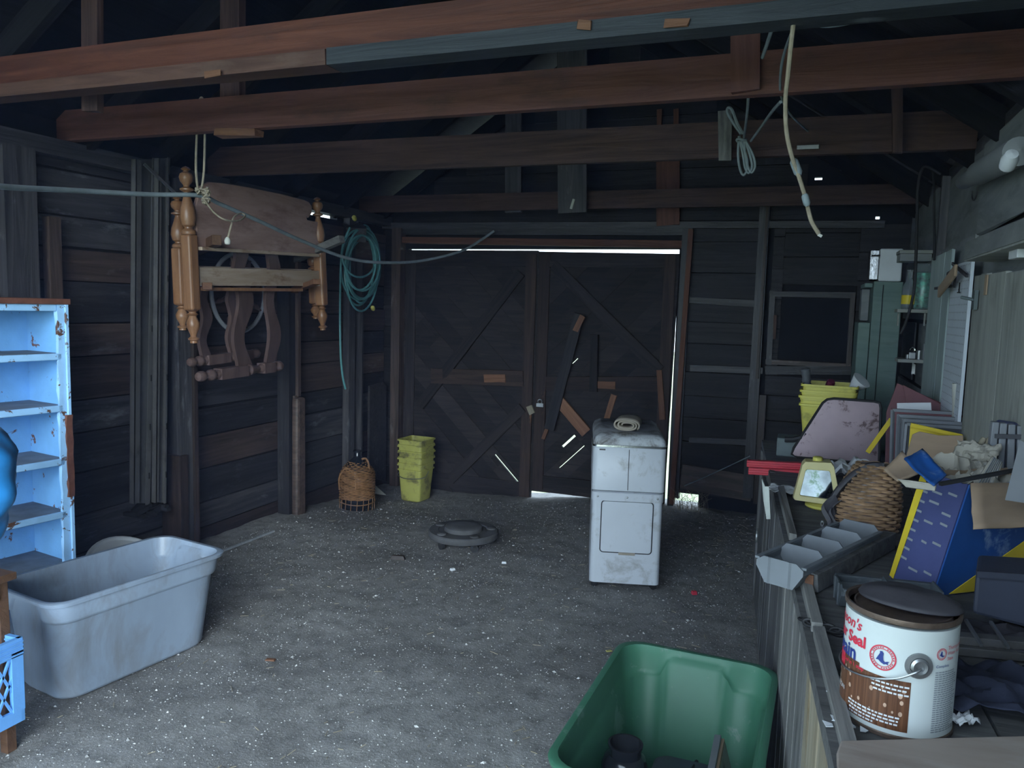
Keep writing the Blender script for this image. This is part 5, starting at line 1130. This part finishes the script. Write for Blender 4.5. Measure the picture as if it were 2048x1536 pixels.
for xx in (1797,1850): m = MB(); p = PY(xx,625,ys+.01); m.box(p+V((0,0,-.04)),(.008,.012,.07)); m.build('bracket','greyply',t1)
t2, s2 = wshelf(1796,718,0,'','lower grey shelf carrying the padlock and small cups')
t3, s3 = wshelf(1800,500,0,'','top grey shelf above the bottles'); m = MB(); m.box(((s3.x+XR)/2,ys+.1,s3.z-.04),(XR-s3.x-.01,.18,.04)); m.build('apron','wallgrey',t3)
bo = PY(1815,615,ys+.08); bo.z = s1.z; bl = thing('glass_bottle','clear glass bottle with a yellow label on the grey shelf','bottle',bo); hb_ = PY(1815,540,ys+.08).z-bo.z
m = MB(); m.lathe([(.0,0),(.032,0),(.035,.01),(.035,hb_*.55),(.014,hb_*.78),(.013,hb_*.95),(.016,hb_*.96),(.016,hb_)],bo+V((0,0,.001)),None,20,cap=False); m.build('glass','clear',bl,smooth=True)
m = MB(); m.lathe([(.0355,.03),(.0355,.08)],bo,None,20,cap=False); m.build('label','yellowcard',bl,smooth=True)
jo = PY(1845,615,ys+.09); jo.z = s1.z; jr = .052; jh = PY(1845,528,ys+.09).z-jo.z; ja = thing('glass_jar','large glass jar with sparkling green filling on the grey shelf','jar',jo)
m = MB(); m.lathe([(0,.001),(jr,.001),(jr+.003,.01),(jr+.003,jh*.85),(jr*.8,jh*.95),(jr*.8,jh)],jo,None,24,cap=False); m.build('glass','clear',ja,smooth=True)
m = MB(); m.lathe([(0,.006),(jr-.004,.006),(jr-.002,.012),(jr-.002,jh*.8),(0,jh*.82)],jo,None,24); m.build('filling','foil',ja,smooth=True)
pl = PY(1824,715,ys+.05); pl.z = s2.z; pk = thing('padlock','steel padlock standing on the lower grey shelf','padlock',pl); m = MB(); m.box(pl+V((0,0,.02)),(.035,.016,.038)); m.build('lock_body','steel',pk,bevel=.003)
m = MB(); m.tube([pl+V((.012*math.cos(t),0,.05+.016*math.sin(t))) for t in [j*math.pi/10 for j in range(11)]],.004,6); m.build('shackle','chrome',pk,smooth=True)
for k,(q,h_,r_,lb) in enumerate((((1838,715),.05,.018,'small steel cup beside the padlock on the lower shelf'),((1815,715),.025,.012,'tiny steel cap left of the padlock on the lower shelf'),((1850,715),.09,.022,'taller grey cup at the wall end of the lower shelf'))):
    p = PY(*q,ys+.06); p.z = s2.z; m = MB(); m.lathe([(0,.0),(r_*.85,0),(r_,h_),(r_*.9,h_),(r_*.75,.004),(0,.004)],p,None,16); tag(m.build('metal_cup','steel',smooth=True),lb,'cup')
tube_thing('black_cord','black cord hanging in front of the right wall shelves','cord',[V((XR-.03,4.6,2.29)),V((.55,4.6,2.33)),PY(1836,375,4.6),PY(1834,440,4.6),PY(1832,510,4.6),PY(1828,580,4.6),PY(1815,635,4.6),PY(1801,668,4.6)],.0075,'rubber')
tube_thing('black_cord','thin black cord running down beside the pale green boards','cord',[PX(1866,340,.6),PX(1868,380,.6),PX(1868,430,.61),PX(1869,480,.61),PX(1868,520,.61)],.006,'rubber')
# ---- hanging wires and fittings on the beams
hw = thing('frayed_cable','frayed white cable with taped joints hanging from the front tie beam','cable',PY(1640,470,2.45))
pts = spline([PY(1588,38,2.24),PY(1582,90,2.27),PY(1576,150,2.32),PY(1571,200,2.36),PY(1573,262,2.4),PY(1583,310,2.43),PY(1600,360,2.45),PY(1612,400,2.46),PY(1622,440,2.46),PY(1638,468,2.46)],8)
m = MB(); m.tube(pts,.0062,8); m.build('cord','rope',hw,smooth=True)
for a, b, r_ in (((1586,318),(1599,352),.0125),((1609,388),(1615,412),.0105)):
    m = MB(); turned(m,PY(*a,2.445),PY(*b,2.452),[(.007,0),(r_,.15),(r_,.8),(.006,1)],10); m.build('tape_wrap','cable',hw,smooth=True)
m = MB(); p = PY(1640,471,2.46); m.box(p,(.012,.008,.008),rot('Y',30)); m.build('bare_end','paper',hw)
tube_thing('beam_wire','grey wire looping along the front tie beam at top right','wire',[PY(1605,36,2.3),PY(1640,50,2.32),PY(1690,46,2.34),PY(1750,28,2.36),PY(1830,-10,2.38)],.007,'cable')
tube_thing('beam_wire','grey wire slanting behind the front tie beam beside the hanger','wire',[PY(1548,45,2.5),PY(1535,85,2.6),PY(1525,115,2.7)],.006,'cable')
tube_thing('beam_wire','thin grey wire from the second tie beam to the cable bundle','wire',[PY(1497,190,2.9),PY(1494,230,3.2),PY(1488,275,3.75)],.0055,'cable')
tube_thing('beam_wire','grey wire from the bundle up to the second tie beam','wire',[PY(1502,282,3.75),PY(1525,250,3.4),PY(1545,222,3.1),PY(1561,204,2.92)],.006,'cable')
tube_thing('beam_wire','thin wire curling behind the frayed cable','wire',[PY(1590,50,2.3),PY(1572,95,2.5),PY(1562,140,2.7),PY(1562,190,2.92),PY(1578,225,3.2),PY(1600,248,3.5),PY(1616,262,3.85)],.0045,'cable')
cbn = thing('cable_bundle','folded grey cable bundle tied and hanging on the third tie beam','cable',PY(1490,345,3.83))
m = MB()
for k,(xa,yb_) in enumerate(((1484,350),(1494,346),(1500,345))): m.tube(spline([PY(1478,272,3.8),PY(xa-8,310,3.82),PY(xa-4,yb_-12,3.82),PY(xa+3,yb_,3.82),PY(xa+10,yb_-12,3.82),PY(xa+6,310,3.82),PY(1488,276,3.8)],6),.006,6)
m.build('loops','cable',cbn,smooth=True)
m = MB(); m.tube(spline([PY(1482,268,3.8),PY(1468,248,3.81),PY(1455,226,3.82),PY(1456,216,3.82),PY(1464,220,3.81),PY(1474,246,3.8),PY(1486,268,3.8)],6),.007,6); m.build('upper_loop','cable',cbn,smooth=True)
m = MB(); p = PY(1483,280,3.79); m.tube([p+V((.022*math.cos(t),.014*math.sin(t),.004*math.sin(2*t))) for t in [j*2*math.pi/14 for j in range(14)]],.0055,6,closed=True); m.build('tie','cable',cbn,smooth=True)
m = MB(); p = PY(1616,294,3.9); m.box(p,(.1,.012,.022)); o_ = tag(m.build('cleat_hook','steel',bevel=.004),'small steel cleat screwed to the third tie beam','cleat')
m = MB(); a, b = PY(1142,418,5.6), PY(1148,398,5.6); m.bar(a,b,.02,.012); tag(m.build('door_catch','paper',bevel=.003),'small white catch on the gable post above the doors','catch')
# ---- contents of the green tote
jc = V((-.41,2.15,.016)); jt = thing('plastic_jar','dark clear plastic jar with a white label inside the green tote','jar',jc)
m = MB(); m.lathe([(0,0),(.062,0),(.068,.01),(.068,.19),(.06,.215),(.048,.225),(.048,.25),(.052,.252),(.052,.258),(.046,.258),(.044,.23),(.03,.2),(0,.2)],jc,None,32); m.build('body','jarplastic' if 'jarplastic' in MT else 'bindark',jt,smooth=True)
ja_ = math.atan2(-jc.y,-jc.x)
def jp(ph,z,o=.0006): a = ja_+math.radians(ph); return jc+V(((.068+o)*math.cos(a),(.068+o)*math.sin(a),z))
def jpatch(nm,p0,p1,z0,z1,mt,o): m = MB(); m.grid(lambda u,v: jp(p0+(p1-p0)*u,z0+(z1-z0)*v,o),10,1); return m.build(nm,mt,jt,smooth=60)
lb_ = jpatch('label_border',-62,-8,.02,.182,'hose',.0005); jpatch('nutrition_label',-58,-14,.02,.176,'printwhite',.001)
vs, fs = text_geo('Nutrition Facts',.0078,.0002); m = MB(); m.add([jp(-56+math.degrees(x/.068),.166+y,.0016) for x,y in vs],fs); m.build('lettering','black',jt)
m = MB()
for k in range(9):
    z = .158-k*.011; m.add([jp(-56,z,.0016),jp(-16-random.uniform(0,8),z,.0016),jp(-16-random.uniform(0,8),z+.002,.0016),jp(-56,z+.002,.0016)],[(0,1,2,3)])
o_ = m.build('label_lines','black',jt); o_['kind'] = 'stuff'
dk = thing('dark_bag','dark grey padded bag inside the green tote','bag',(-.24,2.1,.016)); m = MB()
loft(m,[[V((-.235+x*s_,2.08+y*s_,z)) for x,y in rrect(.1,.15,.04,5)] for z,s_ in ((.016,.9),(.03,1),(.18,1),(.22,.94),(.235,.8))]); m.build('body','bindark',dk,smooth=60)
m = MB(); m.tube(spline([V((-.2,1.93,.21)),V((-.215,2.0,.238)),V((-.22,2.1,.24)),V((-.21,2.22,.225))],6),.006,6); m.build('seam','rubber',dk)
for k,(dx,an,mt,lb) in enumerate(((0,8,'framegrey','thick grey book standing in the green tote'),(.03,12,'card','thin tan booklet leaning on the grey book in the green tote'),(.048,16,'news','pale booklet at the right end inside the green tote'))):
    c = V((-.125+dx,2.18,.02)); m = MB(); M = rot('Z',0)@rot('Y',-an); m.box(c+M@V((0,0,.13)),(.012 if k else .02,.26,.25-.012*k),M); o_ = tag(m.build('book',mt,bevel=.002),lb,'book')
# ---- debris on the floor
random.seed(9)
m = MB(); base_v = [(1,0,0),(-1,0,0),(0,1,0),(0,-1,0),(0,0,1),(0,0,-1)]; base_f = [(0,2,4),(2,1,4),(1,3,4),(3,0,4),(2,0,5),(1,2,5),(3,1,5),(0,3,5)]
for k in range(26000):
    y = .9+5.1*random.random()**1.4; x = random.uniform(-3.35,-.02 if y < 4.4 else .5)
    x = random.uniform(-3.3, xb(y)-.05) if (y < 4.5 and x > xb(y)-.05) else x
    s_ = random.uniform(.0014,.0042)*(1 if random.random() < .975 else 2.4); z = floor_z(x,y)+.012*noise.noise(V((x*2.2,y*2.2,3)))+.007*noise.noise(V((x*9,y*9,8)))+s_*.2
    M = rot('Z',random.uniform(0,360)); sc = (random.uniform(.7,1.4),random.uniform(.6,1),random.uniform(.4,.8)); kk = len(m.v)
    m.v += [V((x,y,z))+M@V((a*sc[0]*s_,b*sc[1]*s_,c*sc[2]*s_)) for a,b,c in base_v]; m.f += [tuple(i+kk for i in f) for f in base_f]
def gravel_mat():
    mm, nt, b = _nt('pale_gravel'); g = N(nt,'ShaderNodeNewGeometry'); c = mixc(nt, ramp(nt,g.outputs['Random Per Island'],.2,.95), (.12,.115,.11), (.62,.61,.6)); nt.links.new(c,b.inputs['Base Color']); b.inputs['Roughness'].default_value = .9; return mm
MT['gravel'] = gravel_mat()
o_ = m.build('gravel','gravel'); o_['kind'] = 'stuff'; o_['label'] = 'pale gravel and grit strewn over the dirt floor'; o_['category'] = 'gravel'
m = MB()
for k in range(420):
    y = 1.6+4.3*random.random(); x = random.uniform(-3.3,-.1); 
    if k < 150: x, y = random.uniform(-.95,.1), random.uniform(4.7,6.0)
    L_ = random.uniform(.01,.045); a = random.uniform(0,6.3); z = floor_z(x,y)+.012*noise.noise(V((x*2.2,y*2.2,3)))+.007*noise.noise(V((x*9,y*9,8)))+.004; m.bar((x,y,z),(x+L_*math.cos(a),y+L_*math.sin(a),z+random.uniform(-.001,.006)),.0022,.0022)
o_ = m.build('twigs','twig' if 'twig' in MT else 'pale'); o_['kind'] = 'stuff'; o_['label'] = 'bits of straw and twigs littering the dirt floor'; o_['category'] = 'straw'

tube_thing('slack_wire','thin wire slanting across the back wall right of the doors','wire',[PY(1368,972,6.0),PY(1430,945,5.98),PY(1500,912,5.96)],.004,'cable')
def chunk(name,label,cat,px,py,d,mat,a):
    p = PZ(px,py,0); p.z = floor_z(p.x,p.y)+d[2]/2+.004; m = MB(); m.box(p,d,rot('Z',a),(.8,.7)); tag(m.build(name,mat,bevel=.002),label,cat)
chunk('wood_block','small dark wood block on the floor left of the round dolly','wood block',796,1120,(.09,.03,.025),'charbrown',12)
chunk('red_scrap','small red scrap on the floor right of the white appliance','scrap',1388,1190,(.03,.025,.02),'red',30)
chunk('dry_leaf','yellow dry leaf on the floor above the green tote','leaf',1218,1304,(.03,.018,.004),'brass',40)
chunk('dry_leaf','brown dry leaf on the floor right of the grey tote','leaf',541,1322,(.045,.025,.006),'copper',15)
chunk('stone','white stone on the floor in front of the round dolly','stone',905,1142,(.03,.022,.014),'printwhite',60)
chunk('stone','pale flat stone on the floor left of the white appliance','stone',1008,1128,(.03,.02,.012),'printwhite',20)
random.seed(31); m = MB()
for k in range(60):
    x, y = DR+.12+random.uniform(-.03,.22), YB-random.uniform(.03,.16); a = random.uniform(0,6.3); h_ = random.uniform(.04,.16)
    m.tube(spline([V((x,y,0)),V((x+.02*math.cos(a),y+.02*math.sin(a),h_*.7)),V((x+.07*math.cos(a),y+.05*math.sin(a),h_))],3),.0014,4)
o_ = m.build('dry_grass','pale'); o_['kind'] = 'stuff'; o_['label'] = 'dry grass growing at the gap right of the doors'; o_['category'] = 'grass'
# ---- blue haze volume, added to lift the dark areas towards blue
mb = MB(); mb.box((-1.42, 2.7, 1.8), (4.9, 7.6, 4.6))
hz = bpy.data.materials.new('added_blue_haze'); hz.use_nodes = True; nt = hz.node_tree; nt.nodes.clear()
vo = nt.nodes.new('ShaderNodeVolumePrincipled') if False else nt.nodes.new('ShaderNodeVolumeScatter'); out = nt.nodes.new('ShaderNodeOutputMaterial')
vo.inputs['Color'].default_value = (.38,.52,1,1); vo.inputs['Density'].default_value = .0036; vo.inputs['Anisotropy'].default_value = 0.0
nt.links.new(vo.outputs[0], out.inputs['Volume'])
o_ = mb.build('haze', hz); o_['kind'] = 'stuff'; o_['label'] = 'thin bluish haze added to lift the dark tones'; o_['category'] = 'haze'
